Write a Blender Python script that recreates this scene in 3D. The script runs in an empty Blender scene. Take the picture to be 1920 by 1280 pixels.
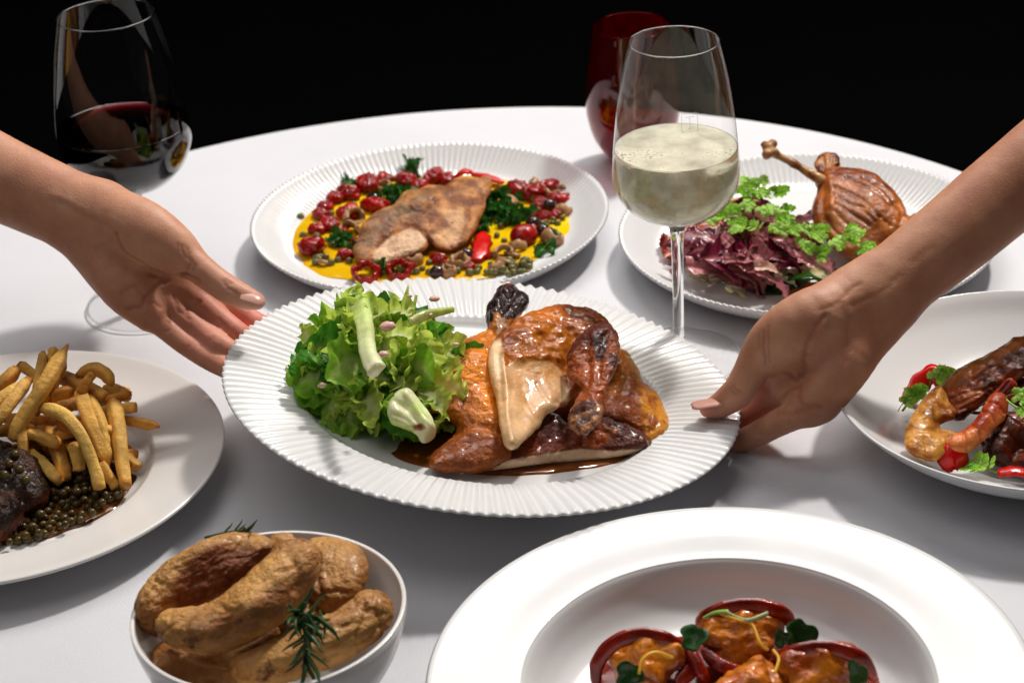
import bpy, math, random
import numpy as np
from mathutils import Vector, Matrix
random.seed(7)
rng = np.random.default_rng(7)
S = bpy.context.scene
COL = S.collection
# ------------------------------------------------------------------ camera
CAM_H, CAM_P, CAM_F, CAM_R = 0.694, 0.4909, 3843.85, -0.06
cr, sr = math.cos(CAM_R), math.sin(CAM_R)
_r = np.array([1, 0, 0.]); _f = np.array([0, math.cos(CAM_P), -math.sin(CAM_P)]); _u = np.array([0, math.sin(CAM_P), math.cos(CAM_P)])
CAM_RIGHT = cr*_r + sr*_u; CAM_UP = -sr*_r + cr*_u; CAM_FWD = _f
CAM_POS = np.array([0, 0, CAM_H])
cd = bpy.data.cameras.new('camera'); cam = bpy.data.objects.new('camera', cd); COL.objects.link(cam)
cam.matrix_world = Matrix([[CAM_RIGHT[i], CAM_UP[i], -CAM_FWD[i], CAM_POS[i]] for i in range(3)] + [[0, 0, 0, 1]])
cd.sensor_width = 36; cd.lens = 36*CAM_F/1920; cd.clip_start = .05; cd.clip_end = 50
cd.dof.use_dof = True; cd.dof.focus_distance = 1.27; cd.dof.aperture_fstop = 11
S.camera = cam
def ray(x, y):
    a = (x-960)/CAM_F; b = (y-640)/CAM_F
    return CAM_FWD + a*CAM_RIGHT - b*CAM_UP
def at(x, y, d): return CAM_POS + ray(x, y)*d
def onz(x, y, z=0.):
    q = ray(x, y); return CAM_POS + q*((z-CAM_H)/q[2])
# ------------------------------------------------------------------ world and lamps (a dark studio)
W = bpy.data.worlds.new('World'); S.world = W; W.use_nodes = True
bg = W.node_tree.nodes['Background']; bg.inputs[0].default_value = (.9, .92, 1, 1); bg.inputs[1].default_value = .015
def lamp(name, loc, target, size, power, col=(1, 1, 1), sy=None, spread=None):
    l = bpy.data.lights.new(name, 'AREA'); l.size = size; l.energy = power; l.color = col
    if sy: l.shape = 'RECTANGLE'; l.size_y = sy
    if spread: l.spread = math.radians(spread)
    o = bpy.data.objects.new(name, l); COL.objects.link(o); o.location = loc
    o.rotation_euler = (Vector(target)-Vector(loc)).to_track_quat('-Z', 'Y').to_euler()
    return o
lamp('key_lamp', (1.20, 2.74, 2.50), (.0, 1.1, 0), .26, 80, (1, .94, .86))
lamp('overhead_softbox', (.15, 2.35, 1.55), (0, 1.1, 0), 1.2, 18, (1, .96, .93), sy=.7)
lamp('overhead_fill_lamp', (-.55, .95, 1.8), (-.15, .95, 0), 1.3, 7.5, (1, .95, .92))
lamp('front_fill_lamp', (-1.3, .1, 1.3), (-.05, 1.15, .05), .9, 1.2, (1, .9, .82))
S.view_settings.view_transform = 'Standard'; S.view_settings.look = 'None'
S.view_settings.exposure = .12; S.view_settings.gamma = 1
S.cycles.max_bounces = 14; S.cycles.transparent_max_bounces = 24; S.cycles.transmission_bounces = 12
S.cycles.glossy_bounces = 6; S.cycles.diffuse_bounces = 4
S.cycles.sample_clamp_indirect = 4; S.cycles.blur_glossy = .5
S.cycles.use_denoising = True
# ------------------------------------------------------------------ object helpers
ORG = {}
def thing(name, label, cat, loc=(0, 0, 0), group=None):
    o = bpy.data.objects.new(name, None); COL.objects.link(o); o.location = loc
    o.empty_display_size = .02
    ORG[o.name] = np.array(loc, float)
    o['label'] = label; o['category'] = cat
    if group: o['group'] = group
    return o
def mk(name, V, F, mat, parent=None, smooth=True, col=None, kind=None, label=None, cat=None, group=None, org=None, attrs=None, fixn=None):
    V = np.asarray(V, float)
    if fixn is None: fixn = 'Glass' in [n.bl_label[:5] for n in mat.node_tree.nodes] 
    me = bpy.data.meshes.new(name)
    if parent is not None: o0 = ORG[parent.name]
    else:
        if org is None:
            lo, hi = V.min(0), V.max(0); org = np.array([(lo[0]+hi[0])/2, (lo[1]+hi[1])/2, lo[2]])
        o0 = np.array(org, float)
    me.from_pydata((V-o0).tolist(), [], F.tolist() if hasattr(F, 'tolist') else F)
    if smooth: me.polygons.foreach_set('use_smooth', [True]*len(me.polygons))
    if col is not None:
        a = me.color_attributes.new('Col', 'FLOAT_COLOR', 'POINT')
        c = np.ones((len(V), 4)); c[:, :3] = col; a.data.foreach_set('color', c.ravel())
    if attrs:
        for k, v in attrs.items():
            a = me.attributes.new(k, 'FLOAT', 'POINT'); a.data.foreach_set('value', np.asarray(v, float))
    me.materials.append(mat)
    if fixn:
        import bmesh
        bm = bmesh.new(); bm.from_mesh(me); bmesh.ops.remove_doubles(bm, verts=bm.verts, dist=1e-7); bmesh.ops.recalc_face_normals(bm, faces=bm.faces); bm.to_mesh(me); bm.free()
    me.update()
    ob = bpy.data.objects.new(name, me); COL.objects.link(ob)
    if parent is not None:
        ob.parent = parent; ORG[ob.name] = o0
    else:
        ob.location = o0; ORG[ob.name] = o0
    if kind: ob['kind'] = kind
    if label: ob['label'] = label
    if cat: ob['category'] = cat
    if group: ob['group'] = group
    return ob
def inst(name, me, M, parent=None, label=None, cat=None, group=None, kind=None):
    """another object of a mesh, placed by 4x4 world matrix M"""
    ob = bpy.data.objects.new(name, me); COL.objects.link(ob)
    M = Matrix(M)
    if parent is not None:
        ob.parent = parent; M = Matrix.Translation(-Vector(ORG[parent.name])) @ M
    ob.matrix_basis = M
    ORG[ob.name] = np.array(ob.location)
    if label: ob['label'] = label
    if cat: ob['category'] = cat
    if group: ob['group'] = group
    if kind: ob['kind'] = kind
    return ob
def nrm(v): v = np.asarray(v, float); return v/(np.linalg.norm(v)+1e-12)
def frame(z, x=None):
    z = nrm(z); x = np.array([1, 0, 0.]) if x is None else np.asarray(x, float)
    if abs(np.dot(nrm(x), z)) > .95: x = np.array([0, 1., 0])
    x = nrm(x-z*np.dot(x, z)); return np.stack([x, np.cross(z, x), z], 1)
def mat4(R, t):
    M = np.eye(4); M[:3, :3] = R; M[:3, 3] = t; return M.tolist()
def rot(ax, a): return np.array(Matrix.Rotation(a, 3, Vector(ax)))
# ------------------------------------------------------------------ noise on arrays
def _hash(ix, iy, iz, s):
    h = (ix*374761393 + iy*668265263 + iz*2147483647 + s*1274126177) & 0xffffffff
    h = ((h ^ (h >> 13))*1274126177) & 0xffffffff
    return ((h ^ (h >> 16)) & 0xffff)/32767.5-1
def noise(P, scale=1., seed=0):
    q = P*scale+17.3; i = np.floor(q).astype(np.int64); f = q-i; w = f*f*(3-2*f)
    r = 0
    for dx in (0, 1):
        for dy in (0, 1):
            for dz in (0, 1):
                wt = (w[:, 0] if dx else 1-w[:, 0])*(w[:, 1] if dy else 1-w[:, 1])*(w[:, 2] if dz else 1-w[:, 2])
                r = r+wt*_hash(i[:, 0]+dx, i[:, 1]+dy, i[:, 2]+dz, seed)
    return r
def fbm(P, scale, octv=4, seed=0, gain=.5):
    r = 0; a = 1.
    for k in range(octv): r = r+a*noise(P, scale*2**k, seed+k*7); a *= gain
    return r
def sstep(a, b, x): t = np.clip((x-a)/(b-a), 0, 1); return t*t*(3-2*t)
# ------------------------------------------------------------------ implicit surfaces -> meshes
def smin(a, b, k):
    h = np.clip(k-np.abs(a-b), 0, None)/k; return np.minimum(a, b)-h*h*k*.25
def smax(a, b, k): return -smin(-a, -b, k)
def cone(P, a, b, r1, r2, flat=None, ff=1.):
    """tapered capsule; flat: direction in which the section is thinner by factor ff"""
    a = np.asarray(a, float); b = np.asarray(b, float)
    ab = b-a; t = np.clip(((P-a)@ab)/(ab@ab+1e-12), 0, 1)
    q = P-a-t[:, None]*ab
    if flat is not None:
        n = nrm(flat); c = q@n; q = q+np.outer(c*(1/ff-1), n)
    return np.sqrt((q*q).sum(1))-(r1+(r2-r1)*t)
def ell(P, c, R, rad):
    """ellipsoid; R columns = axes"""
    q = (P-np.asarray(c))@R; rad = np.asarray(rad, float)
    k0 = np.sqrt(((q/rad)**2).sum(1)); k1 = np.sqrt(((q/rad**2)**2).sum(1))
    return k0*(k0-1)/(k1+1e-9)
def nets(fn, lo, hi, h, coarse=4):
    lo = np.asarray(lo, float); hi = np.asarray(hi, float)
    nc = np.ceil((hi-lo)/(h*coarse)).astype(int)+1
    H = h*coarse
    ax = [lo[i]+H*np.arange(nc[i]) for i in range(3)]
    G = np.stack(np.meshgrid(*ax, indexing='ij'), -1).reshape(-1, 3)
    D = fn(G).reshape(nc)
    # blocks whose centre may be near the surface
    n = (nc-1)*coarse+1
    full = np.full(n, 1.)
    dmin = D[:-1, :-1, :-1].copy(); dm = D[:-1, :-1, :-1].copy(); amin = np.abs(dmin)
    for dx in (0, 1):
        for dy in (0, 1):
            for dz in (0, 1):
                s = D[dx:nc[0]-1+dx, dy:nc[1]-1+dy, dz:nc[2]-1+dz]; amin = np.minimum(amin, np.abs(s)); dm = np.minimum(dm, s)
    act = amin < H*1.5
    sgn = np.where(dm > 0, 1., -1.)
    blk = np.repeat(np.repeat(np.repeat(sgn, coarse, 0), coarse, 1), coarse, 2)
    full[:-1, :-1, :-1] = blk
    mask = np.zeros(n, bool)
    am = np.repeat(np.repeat(np.repeat(act, coarse, 0), coarse, 1), coarse, 2)
    mask[:-1, :-1, :-1] |= am; mask[1:, :-1, :-1] |= am; mask[:-1, 1:, :-1] |= am; mask[:-1, :-1, 1:] |= am; mask[1:, 1:, 1:] |= am
    mask[1:, 1:, :-1] |= am; mask[1:, :-1, 1:] |= am; mask[:-1, 1:, 1:] |= am
    idx = np.argwhere(mask)
    v = np.empty(len(idx))
    for s in range(0, len(idx), 400000):
        v[s:s+400000] = fn(lo+idx[s:s+400000]*h)
    full[mask] = v
    ins = full < 0
    c = [ins[dx:n[0]-1+dx, dy:n[1]-1+dy, dz:n[2]-1+dz] for dx in (0, 1) for dy in (0, 1) for dz in (0, 1)]
    cnt = sum(x.astype(np.int8) for x in c)
    cells = np.argwhere((cnt > 0) & (cnt < 8))
    cid = np.full(np.array(n)-1, -1, np.int64); cid[tuple(cells.T)] = np.arange(len(cells))
    acc = np.zeros((len(cells), 3)); num = np.zeros(len(cells))
    corners = [np.array(k) for k in [(x, y, z) for x in (0, 1) for y in (0, 1) for z in (0, 1)]]
    for i in range(8):
        for j in range(i+1, 8):
            a, b = corners[i], corners[j]
            if np.abs(a-b).sum() != 1: continue
            va = full[tuple((cells+a).T)]; vb = full[tuple((cells+b).T)]
            m = (va < 0) != (vb < 0)
            t = va/(va-vb+1e-15); t = np.clip(t, .02, .98)
            acc += np.where(m[:, None], a+(b-a)*t[:, None], 0); num += m
    V = lo+h*(cells+acc/num[:, None])
    Fs = []
    for axis in range(3):
        sl0 = [slice(None)]*3; sl1 = [slice(None)]*3; sl0[axis] = slice(0, -1); sl1[axis] = slice(1, None)
        e = ins[tuple(sl0)] != ins[tuple(sl1)]
        E = np.argwhere(e)
        o1, o2 = [(1, 2), (2, 0), (0, 1)][axis]
        ok = (E[:, o1] > 0) & (E[:, o2] > 0) & (E[:, o1] < n[o1]-1) & (E[:, o2] < n[o2]-1)
        E = E[ok]; u = np.zeros(3, int); u[o1] = 1; w = np.zeros(3, int); w[o2] = 1
        q = np.stack([cid[tuple((E-u-w).T)], cid[tuple((E-w).T)], cid[tuple(E.T)], cid[tuple((E-u).T)]], 1)
        flip = ~ins[tuple(E.T)]
        q[flip] = q[flip][:, ::-1]
        Fs.append(q[(q >= 0).all(1)])
    F = np.concatenate(Fs)
    return V, F
def vnormals(V, F):
    n = np.cross(V[F[:, 2]]-V[F[:, 0]], V[F[:, 3]]-V[F[:, 1]]) if F.shape[1] == 4 else np.cross(V[F[:, 1]]-V[F[:, 0]], V[F[:, 2]]-V[F[:, 0]])
    N = np.zeros_like(V)
    for k in range(F.shape[1]): np.add.at(N, F[:, k], n)
    return N/(np.linalg.norm(N, axis=1)[:, None]+1e-12)
def smooth_mesh(V, F, it=2, lam=.5):
    E = np.concatenate([F[:, [k, (k+1) % F.shape[1]]] for k in range(F.shape[1])])
    for _ in range(it):
        A = np.zeros_like(V); c = np.zeros(len(V))
        np.add.at(A, E[:, 0], V[E[:, 1]]); np.add.at(A, E[:, 1], V[E[:, 0]]); np.add.at(c, E[:, 0], 1); np.add.at(c, E[:, 1], 1)
        V = V+lam*(A/c[:, None]-V)
    return V
def lathe(profile, n=96, closed=False):
    """profile: list of (r,z) -> V,F around z"""
    pr = np.asarray(profile, float); m = len(pr); t = np.linspace(0, 2*np.pi, n, endpoint=False)
    V = np.stack([np.outer(np.cos(t), pr[:, 0]), np.outer(np.sin(t), pr[:, 0]), np.tile(pr[:, 1], (n, 1))], -1).reshape(-1, 3)
    F = []
    for i in range(n):
        j = (i+1) % n
        for k in range(m-1): F.append((i*m+k, j*m+k, j*m+k+1, i*m+k+1))
        if closed: F.append((i*m+m-1, j*m+m-1, j*m, i*m))
    return V, np.array(F)
def crspline(pts, n):
    """Catmull-Rom through rows of pts"""
    P = np.asarray(pts, float); P = np.vstack([2*P[0]-P[1], P, 2*P[-1]-P[-2]])
    out = []; m = len(P)-3
    for t in np.linspace(0, m-1e-9, n):
        i = int(t); u = t-i; a, b, c, d = P[i:i+4]
        out.append(.5*(2*b+(c-a)*u+(2*a-5*b+4*c-d)*u*u+(3*b-a-3*c+d)*u**3))
    return np.array(out)
def tube(path, rad, n=8, cap=True, flat=None, ff=1.):
    P = np.asarray(path, float); m = len(P); rad = np.broadcast_to(rad, (m,))
    T = np.gradient(P, axis=0); V = []
    x = None
    for i in range(m):
        z = nrm(T[i])
        if x is None: x = frame(z, flat if flat is not None else None)[:, 0]
        x = nrm(x-z*(x@z)); y = np.cross(z, x)
        a = np.linspace(0, 2*np.pi, n, endpoint=False)
        V.append(P[i]+rad[i]*(np.outer(np.cos(a)*ff, x)+np.outer(np.sin(a), y)))
    V = np.concatenate(V); F = [(i*n+k, i*n+(k+1) % n, (i+1)*n+(k+1) % n, (i+1)*n+k) for i in range(m-1) for k in range(n)]
    if cap:
        V = np.vstack([V, P[0]-nrm(T[0])*rad[0]*.35, P[-1]+nrm(T[-1])*rad[-1]*.35]); a, b = len(V)-2, len(V)-1
        F += [(a, (k+1) % n, k, k) for k in range(n)]; F += [(b, (m-1)*n+k, (m-1)*n+(k+1) % n, (m-1)*n+(k+1) % n) for k in range(n)]
        F = [f if f[2] != f[3] else f[:3] for f in F]
    return V, F
# ------------------------------------------------------------------ materials
MATS = {}
def newmat(name):
    m = bpy.data.materials.new(name); m.use_nodes = True; nt = m.node_tree; nt.nodes.clear()
    o = nt.nodes.new('ShaderNodeOutputMaterial'); MATS[name] = m
    return m, nt, o
def N(nt, t, **k):
    n = nt.nodes.new('ShaderNode'+t)
    for a, b in k.items():
        if a.startswith('_'): setattr(n, a[1:], b)
        else: n.inputs[a.replace('__', ' ')].default_value = b
    return n
def ramp(nt, stops):
    r = nt.nodes.new('ShaderNodeValToRGB'); e = r.color_ramp.elements
    while len(e) < len(stops): e.new(.5)
    for x, (p, c) in zip(e, stops): x.position = p; x.color = (*c, 1)
    return r
def food(name, base=(.5, .3, .1), base2=None, scale=60, rough=.35, bump=.0, bscale=300, sss=0., sssr=(.01, .004, .002), coat=0., attr=False,
         spots=None, spotscale=90, spotpos=.6, rvar=.15, spec=.5, stretch=None, trans=0., coatr=.1, detail=5):
    """glossy organic stuff: two-tone noise (over vertex albedo when attr), spots, bump"""
    m, nt, o = newmat(name); L = nt.links.new
    b = N(nt, 'BsdfPrincipled', Roughness=rough); b.inputs['Specular IOR Level'].default_value = spec*.5; coat *= .28
    L(b.outputs[0], o.inputs[0])
    tc = N(nt, 'TexCoord'); src = tc.outputs['Object']
    if stretch:
        mp = N(nt, 'Mapping', Scale=stretch); L(src, mp.inputs[0]); src = mp.outputs[0]
    nz = N(nt, 'TexNoise', Scale=scale, Detail=detail, Roughness=.6); L(src, nz.inputs['Vector'])
    if attr:
        at_ = N(nt, 'Attribute', _attribute_name='Col'); c0 = at_.outputs['Color']
        mx = N(nt, 'Mix', _data_type='RGBA', _blend_type='MULTIPLY'); mx.inputs[0].default_value = 1
        rp = ramp(nt, [(.3, (.72, .68, .62)), (.7, (1.15, 1.15, 1.15))]); L(nz.outputs[0], rp.inputs[0])
        L(c0, mx.inputs[6]); L(rp.outputs[0], mx.inputs[7]); c0 = mx.outputs[2]
    else:
        rp = ramp(nt, [(.32, base2 or tuple(x*.6 for x in base)), (.68, base)]); L(nz.outputs[0], rp.inputs[0]); c0 = rp.outputs[0]
    if spots:
        n2 = N(nt, 'TexNoise', Scale=spotscale, Detail=6, Roughness=.65); L(src, n2.inputs['Vector'])
        r2 = ramp(nt, [(spotpos, (0, 0, 0)), (spotpos+.1, (1, 1, 1))]); L(n2.outputs[0], r2.inputs[0])
        mx = N(nt, 'Mix', _data_type='RGBA'); L(r2.outputs[0], mx.inputs[0]); L(c0, mx.inputs[6]); mx.inputs[7].default_value = (*spots, 1); c0 = mx.outputs[2]
    if not trans and max(base) > .06:
        gm = N(nt, 'Gamma'); gm.inputs[1].default_value = 1.2; L(c0, gm.inputs[0]); c0 = gm.outputs[0]
    L(c0, b.inputs['Base Color'])
    if rvar:
        mr = N(nt, 'MapRange'); mr.inputs[1].default_value = .3; mr.inputs[2].default_value = .7; mr.inputs[3].default_value = max(.03, rough-rvar); mr.inputs[4].default_value = rough+rvar
        n3 = N(nt, 'TexNoise', Scale=scale*2.3, Detail=3); L(src, n3.inputs['Vector']); L(n3.outputs[0], mr.inputs[0]); L(mr.outputs[0], b.inputs['Roughness'])
    if bump:
        n4 = N(nt, 'TexNoise', Scale=bscale, Detail=5, Roughness=.6); L(src, n4.inputs['Vector'])
        bp = N(nt, 'Bump', Strength=1., Distance=bump); L(n4.outputs[0], bp.inputs['Height']); L(bp.outputs[0], b.inputs['Normal'])
    if sss:
        b.inputs['Subsurface Weight'].default_value = sss; b.inputs['Subsurface Radius'].default_value = sssr; b.inputs['Subsurface Scale'].default_value = 1
    if coat: b.inputs['Coat Weight'].default_value = coat; b.inputs['Coat Roughness'].default_value = coatr
    if trans:
        t = N(nt, 'BsdfTranslucent'); L(c0, t.inputs[0]); mxs = N(nt, 'MixShader'); mxs.inputs[0].default_value = trans
        L(b.outputs[0], mxs.inputs[1]); L(t.outputs[0], mxs.inputs[2]); L(mxs.outputs[0], o.inputs[0])
    return m
# ------------------------------------------------------------------ setting: dark studio floor and backdrop, clothed round table
m_black = food('black_backdrop', (.0012, .0012, .0014), (.0008, .0008, .001), scale=3, rough=.95, rvar=0, spec=.1)
def grid_sheet(x0, x1, y0, y1, fz, nx, ny):
    xs = np.linspace(x0, x1, nx); ys = np.linspace(y0, y1, ny)
    X, Y = np.meshgrid(xs, ys, indexing='ij'); Z = fz(X, Y)
    V = np.stack([X, Y, Z], -1).reshape(-1, 3)
    F = np.array([(i*ny+j, (i+1)*ny+j, (i+1)*ny+j+1, i*ny+j+1) for i in range(nx-1) for j in range(ny-1)])
    return V, F
V, F = grid_sheet(-5, 5, -3, 6, lambda x, y: 0*x-.75, 4, 4); mk('floor', V, F, m_black, kind='structure')
xs = np.linspace(-5, 5, 12); zs = np.array([-.75, -.7, 3.5])
Vb = np.array([(x, 4.6, z) for x in xs for z in np.linspace(-.746, 3.5, 5)])
Fb = np.array([(i*5+j, i*5+j+1, (i+1)*5+j+1, (i+1)*5+j) for i in range(11) for j in range(4)])
mk('backdrop', Vb, Fb, m_black, kind='structure')
# cloth
m, nt, o = newmat('white_linen'); L = nt.links.new
b = N(nt, 'BsdfPrincipled', Roughness=.85); b.inputs['Specular IOR Level'].default_value = .2; L(b.outputs[0], o.inputs[0])
b.inputs['Sheen Weight'].default_value = .15; b.inputs['Sheen Roughness'].default_value = .4
tc = N(nt, 'TexCoord'); n1 = N(nt, 'TexNoise', Scale=7, Detail=3); L(tc.outputs['Object'], n1.inputs['Vector'])
rp = ramp(nt, [(.35, (.665, .672, .712)), (.65, (.705, .712, .752))]); L(n1.outputs[0], rp.inputs[0]); L(rp.outputs[0], b.inputs['Base Color'])
w1 = N(nt, 'TexWave', _bands_direction='X', Scale=420, Distortion=.6); w2 = N(nt, 'TexWave', _bands_direction='Y', Scale=420, Distortion=.6)
L(tc.outputs['Object'], w1.inputs['Vector']); L(tc.outputs['Object'], w2.inputs['Vector'])
ad = N(nt, 'Math', _operation='ADD'); L(w1.outputs[1], ad.inputs[0]); L(w2.outputs[1], ad.inputs[1])
nb = N(nt, 'TexNoise', Scale=500, Detail=3); L(tc.outputs['Object'], nb.inputs['Vector']); ad2 = N(nt, 'Math', _operation='ADD'); L(ad.outputs[0], ad2.inputs[0]); L(nb.outputs[0], ad2.inputs[1])
bp = N(nt, 'Bump', Strength=.5, Distance=.0002); L(ad2.outputs[0], bp.inputs['Height']); L(bp.outputs[0], b.inputs['Normal'])
m_cloth = m
TX, TY, TR = -.0337, 1.2388, .5239
nA = 240; rings = list(np.linspace(0, TR-.012, 46)); prof = [(r, 0.) for r in rings]
for a in np.linspace(0, math.pi/2, 6)[1:]: prof.append((TR-.012+.012*math.sin(a), -.012*(1-math.cos(a))))
for k in range(1, 14): prof.append((TR+.004*k**.5, -.012-.045*k))
V, F = lathe(prof, nA)
ang = np.arctan2(V[:, 1], V[:, 0]); rr = np.hypot(V[:, 0], V[:, 1]); drop = np.clip(-V[:, 2]-.01, 0, None)
fold = np.sin(ang*17+np.sin(ang*3)*2)*.5+np.sin(ang*9+1)*.3
s = 1+fold*drop*.10/np.maximum(rr, .01)*1.0
V[:, 0] *= s; V[:, 1] *= s
top = (V[:, 2] > -.001)
P0 = V*np.array([1, 1, 0])
V[:, 2] += np.where(top, .0007*noise(P0, 5, 3)+.0003*noise(P0, 14, 5)-.0009, 0)
V[:, 0] += TX; V[:, 1] += TY
mk('tablecloth', V, F, m_cloth, label='white linen cloth over the whole round table under all the plates', cat='tablecloth', org=(TX, TY, 0))
Vt, Ft = lathe([(0, -.006), (TR-.02, -.006), (TR-.013, -.012), (TR-.013, -.03), (0, -.032)], 96)
m_wood = food('dark_wood', (.12, .06, .03), scale=20, rough=.5)
tb = thing('dining_table', 'round table hidden under the white cloth', 'table', (TX, TY, -.75))
mk('tabletop', Vt+np.array([TX, TY, 0]), Ft, m_wood, tb)
Vt, Ft = lathe([(0, -.03), (.04, -.032), (.035, -.3), (.05, -.6), (.22, -.72), (.24, -.749), (0, -.749)], 48)
mk('pedestal', Vt+np.array([TX, TY, 0]), Ft, m_wood, tb)
# ------------------------------------------------------------------ porcelain
def porcelain(name, c, rough=.1, coat=0., sss=.0):
    m, nt, o = newmat(name); L = nt.links.new
    b = N(nt, 'BsdfPrincipled', Roughness=rough); b.inputs['Base Color'].default_value = (*c, 1); L(b.outputs[0], o.inputs[0])
    b.inputs['IOR'].default_value = 1.52
    tc = N(nt, 'TexCoord'); n1 = N(nt, 'TexNoise', Scale=18, Detail=4); L(tc.outputs['Object'], n1.inputs['Vector'])
    mr = N(nt, 'MapRange'); mr.inputs[1].default_value = .35; mr.inputs[2].default_value = .7; mr.inputs[3].default_value = rough; mr.inputs[4].default_value = rough+.12
    L(n1.outputs[0], mr.inputs[0]); L(mr.outputs[0], b.inputs['Roughness'])
    n2 = N(nt, 'TexNoise', Scale=25, Detail=2); L(tc.outputs['Object'], n2.inputs['Vector'])
    bp = N(nt, 'Bump', Strength=.12, Distance=.0006); L(n2.outputs[0], bp.inputs['Height']); L(bp.outputs[0], b.inputs['Normal'])
    if coat: b.inputs['Coat Weight'].default_value = coat
    return m
m_porc = porcelain('white_porcelain', (.74, .745, .755), .12)
m_cream = porcelain('warm_porcelain', (.72, .70, .68), .14)
def plate_mesh(R, prof_top, prof_bot, ribs=0, r_in=.7, r_out=1., amp=.001, n=None, scallop=0.):
    """prof_top from centre to rim [(r,z)], prof_bot from rim back to centre; ribs as radial pleats on the top between r_in and r_out"""
    n = n or (ribs*6 if ribs else 192)
    top = np.array(prof_top, float); bot = np.array(prof_bot, float)
    k = len(top); pr = np.vstack([top, bot]); m = len(pr)
    t = np.linspace(0, 2*np.pi, n, endpoint=False)
    Rr = np.tile(pr[:, 0], (n, 1)); Z = np.tile(pr[:, 1], (n, 1))
    if ribs:
        ph = (t*ribs/(2*np.pi)) % 1; w = np.where(ph < .5, 4*ph-1, 3-4*ph); w = np.sign(w)*np.abs(w)**.85
        f = pr[:k, 0]/R; e = sstep(r_in, r_in+.05, f)*np.clip(f, .5, 1)
        if r_out < 1: e = e*(1-sstep(r_out, r_out+.02, f))
        Z[:, :k] += np.outer(w, e)*amp
        Rr[:, :k] *= 1+np.outer(w, sstep(r_in+.1, 1., f))*scallop
        e2 = sstep(.85, 1., pr[k:, 0]/R); Rr[:, k:] *= 1+np.outer(w, e2)*scallop; Z[:, k:] += np.outer(w, e2**3)*amp*.7
    V = np.stack([np.cos(t)[:, None]*Rr, np.sin(t)[:, None]*Rr, Z], -1).reshape(-1, 3)
    i = np.arange(n); j = (i+1) % n; kk = np.arange(m-1)
    F = np.stack([i[:, None]*m+kk, j[:, None]*m+kk, j[:, None]*m+kk+1, i[:, None]*m+kk+1], -1).reshape(-1, 4)
    return V, F
def rsm(pts, n):   # smooth resample of a profile
    return crspline(pts, n)
def put_plate(name, label, c, V, F, mat, R=None, cat='plate', group=None):
    if R is not None: V = V@np.asarray(R).T
    return mk(name, V+np.asarray(c), F, mat, label=label, cat=cat, org=c, group=group)
FISH = np.array([-.0589, 1.4761, .0]); DUCK = np.array([.2286, 1.4068, .0]); STEAK = np.array([-.3342, 1.1369, 0.]); FRONT = np.array([.10155, .8549, 0.])
PRAWN = np.array([.3315, 1.1237, 0.]); POT = np.array([-.1382, .9021, 0.])
def coupe(R, h=.025, t=.003, floor=.006):
    top = [(0.0, floor), (R*.4, floor), (R*.70, floor), (R*.80, floor+.0025), (R*.88, floor+.008), (R*.95, floor+.0145), (R*.985, h-.0008), (R, h)]
    bot = [(R+.0012, h-.001), (R*1.0, h-.0028), (R*.94, floor+.0085), (R*.84, floor-.0005), (R*.7, floor-.003), (R*.62, .0005), (R*.55, .0003), (R*.54, .003), (0, .003)]
    return rsm(top, 44), rsm(bot, 22)
tp, bt = coupe(.14)
V, F = plate_mesh(.14, tp, bt, ribs=168, r_in=.76, amp=.00075, scallop=.0045)
put_plate('ribbed_plate', 'white ribbed plate of fried fish and tomatoes, behind the chicken plate', FISH, V, F, m_porc)
tp, bt = coupe(.1415); V, F = plate_mesh(.1415, tp, bt, ribs=168, r_in=.76, amp=.00075, scallop=.0045)
put_plate('ribbed_plate', 'white ribbed plate of duck leg and red salad behind the white wine glass', DUCK, V, F, m_porc)
# hero plate, held in the air and tilted
HR = .1665
HC = np.array([-.0204, 1.1567, .0466]); HN = nrm([.14893, .04652, 1.]); HM = frame(HN, (1, 0, 0))
tp = rsm([(0, -.015), (HR*.35, -.015), (HR*.6, -.0148), (HR*.665, -.0135), (HR*.695, -.0095), (HR*.72, -.0068), (HR*.80, -.0036), (HR*.92, -.0008), (HR*.985, 0), (HR, -.0004)], 60)
bt = rsm([(HR+.0005, -.0013), (HR*.985, -.0030), (HR*.9, -.0046), (HR*.76, -.0085), (HR*.71, -.012), (HR*.66, -.0178), (HR*.55, -.0186), (HR*.54, -.0215), (HR*.52, -.0215), (HR*.51, -.0185), (0, -.0185)], 30)
V, F = plate_mesh(HR, tp, bt, ribs=128, r_in=.69, amp=.0010, scallop=.0030, n=128*8)
put_plate('ribbed_plate', 'white ribbed plate of roast chicken and green salad held between two hands', HC, V, F, m_porc, R=HM)
# steak plate
SR = .144
tp = rsm([(0, .006), (SR*.4, .006), (SR*.6, .0063), (SR*.655, .0095), (SR*.68, .0135), (SR*.71, .0153), (SR*.85, .0195), (SR*.97, .0238), (SR, .0243)], 46)
bt = rsm([(SR+.0012, .0232), (SR*.99, .0213), (SR*.85, .0165), (SR*.7, .0115), (SR*.64, .004), (SR*.58, .0003), (SR*.55, .0003), (SR*.54, .003), (0, .003)], 26)
V, F = plate_mesh(SR, tp, bt, n=220); put_plate('rimmed_plate', 'smooth white wide rimmed plate of steak and fries at the left edge', STEAK, V, F, m_cream)
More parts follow.
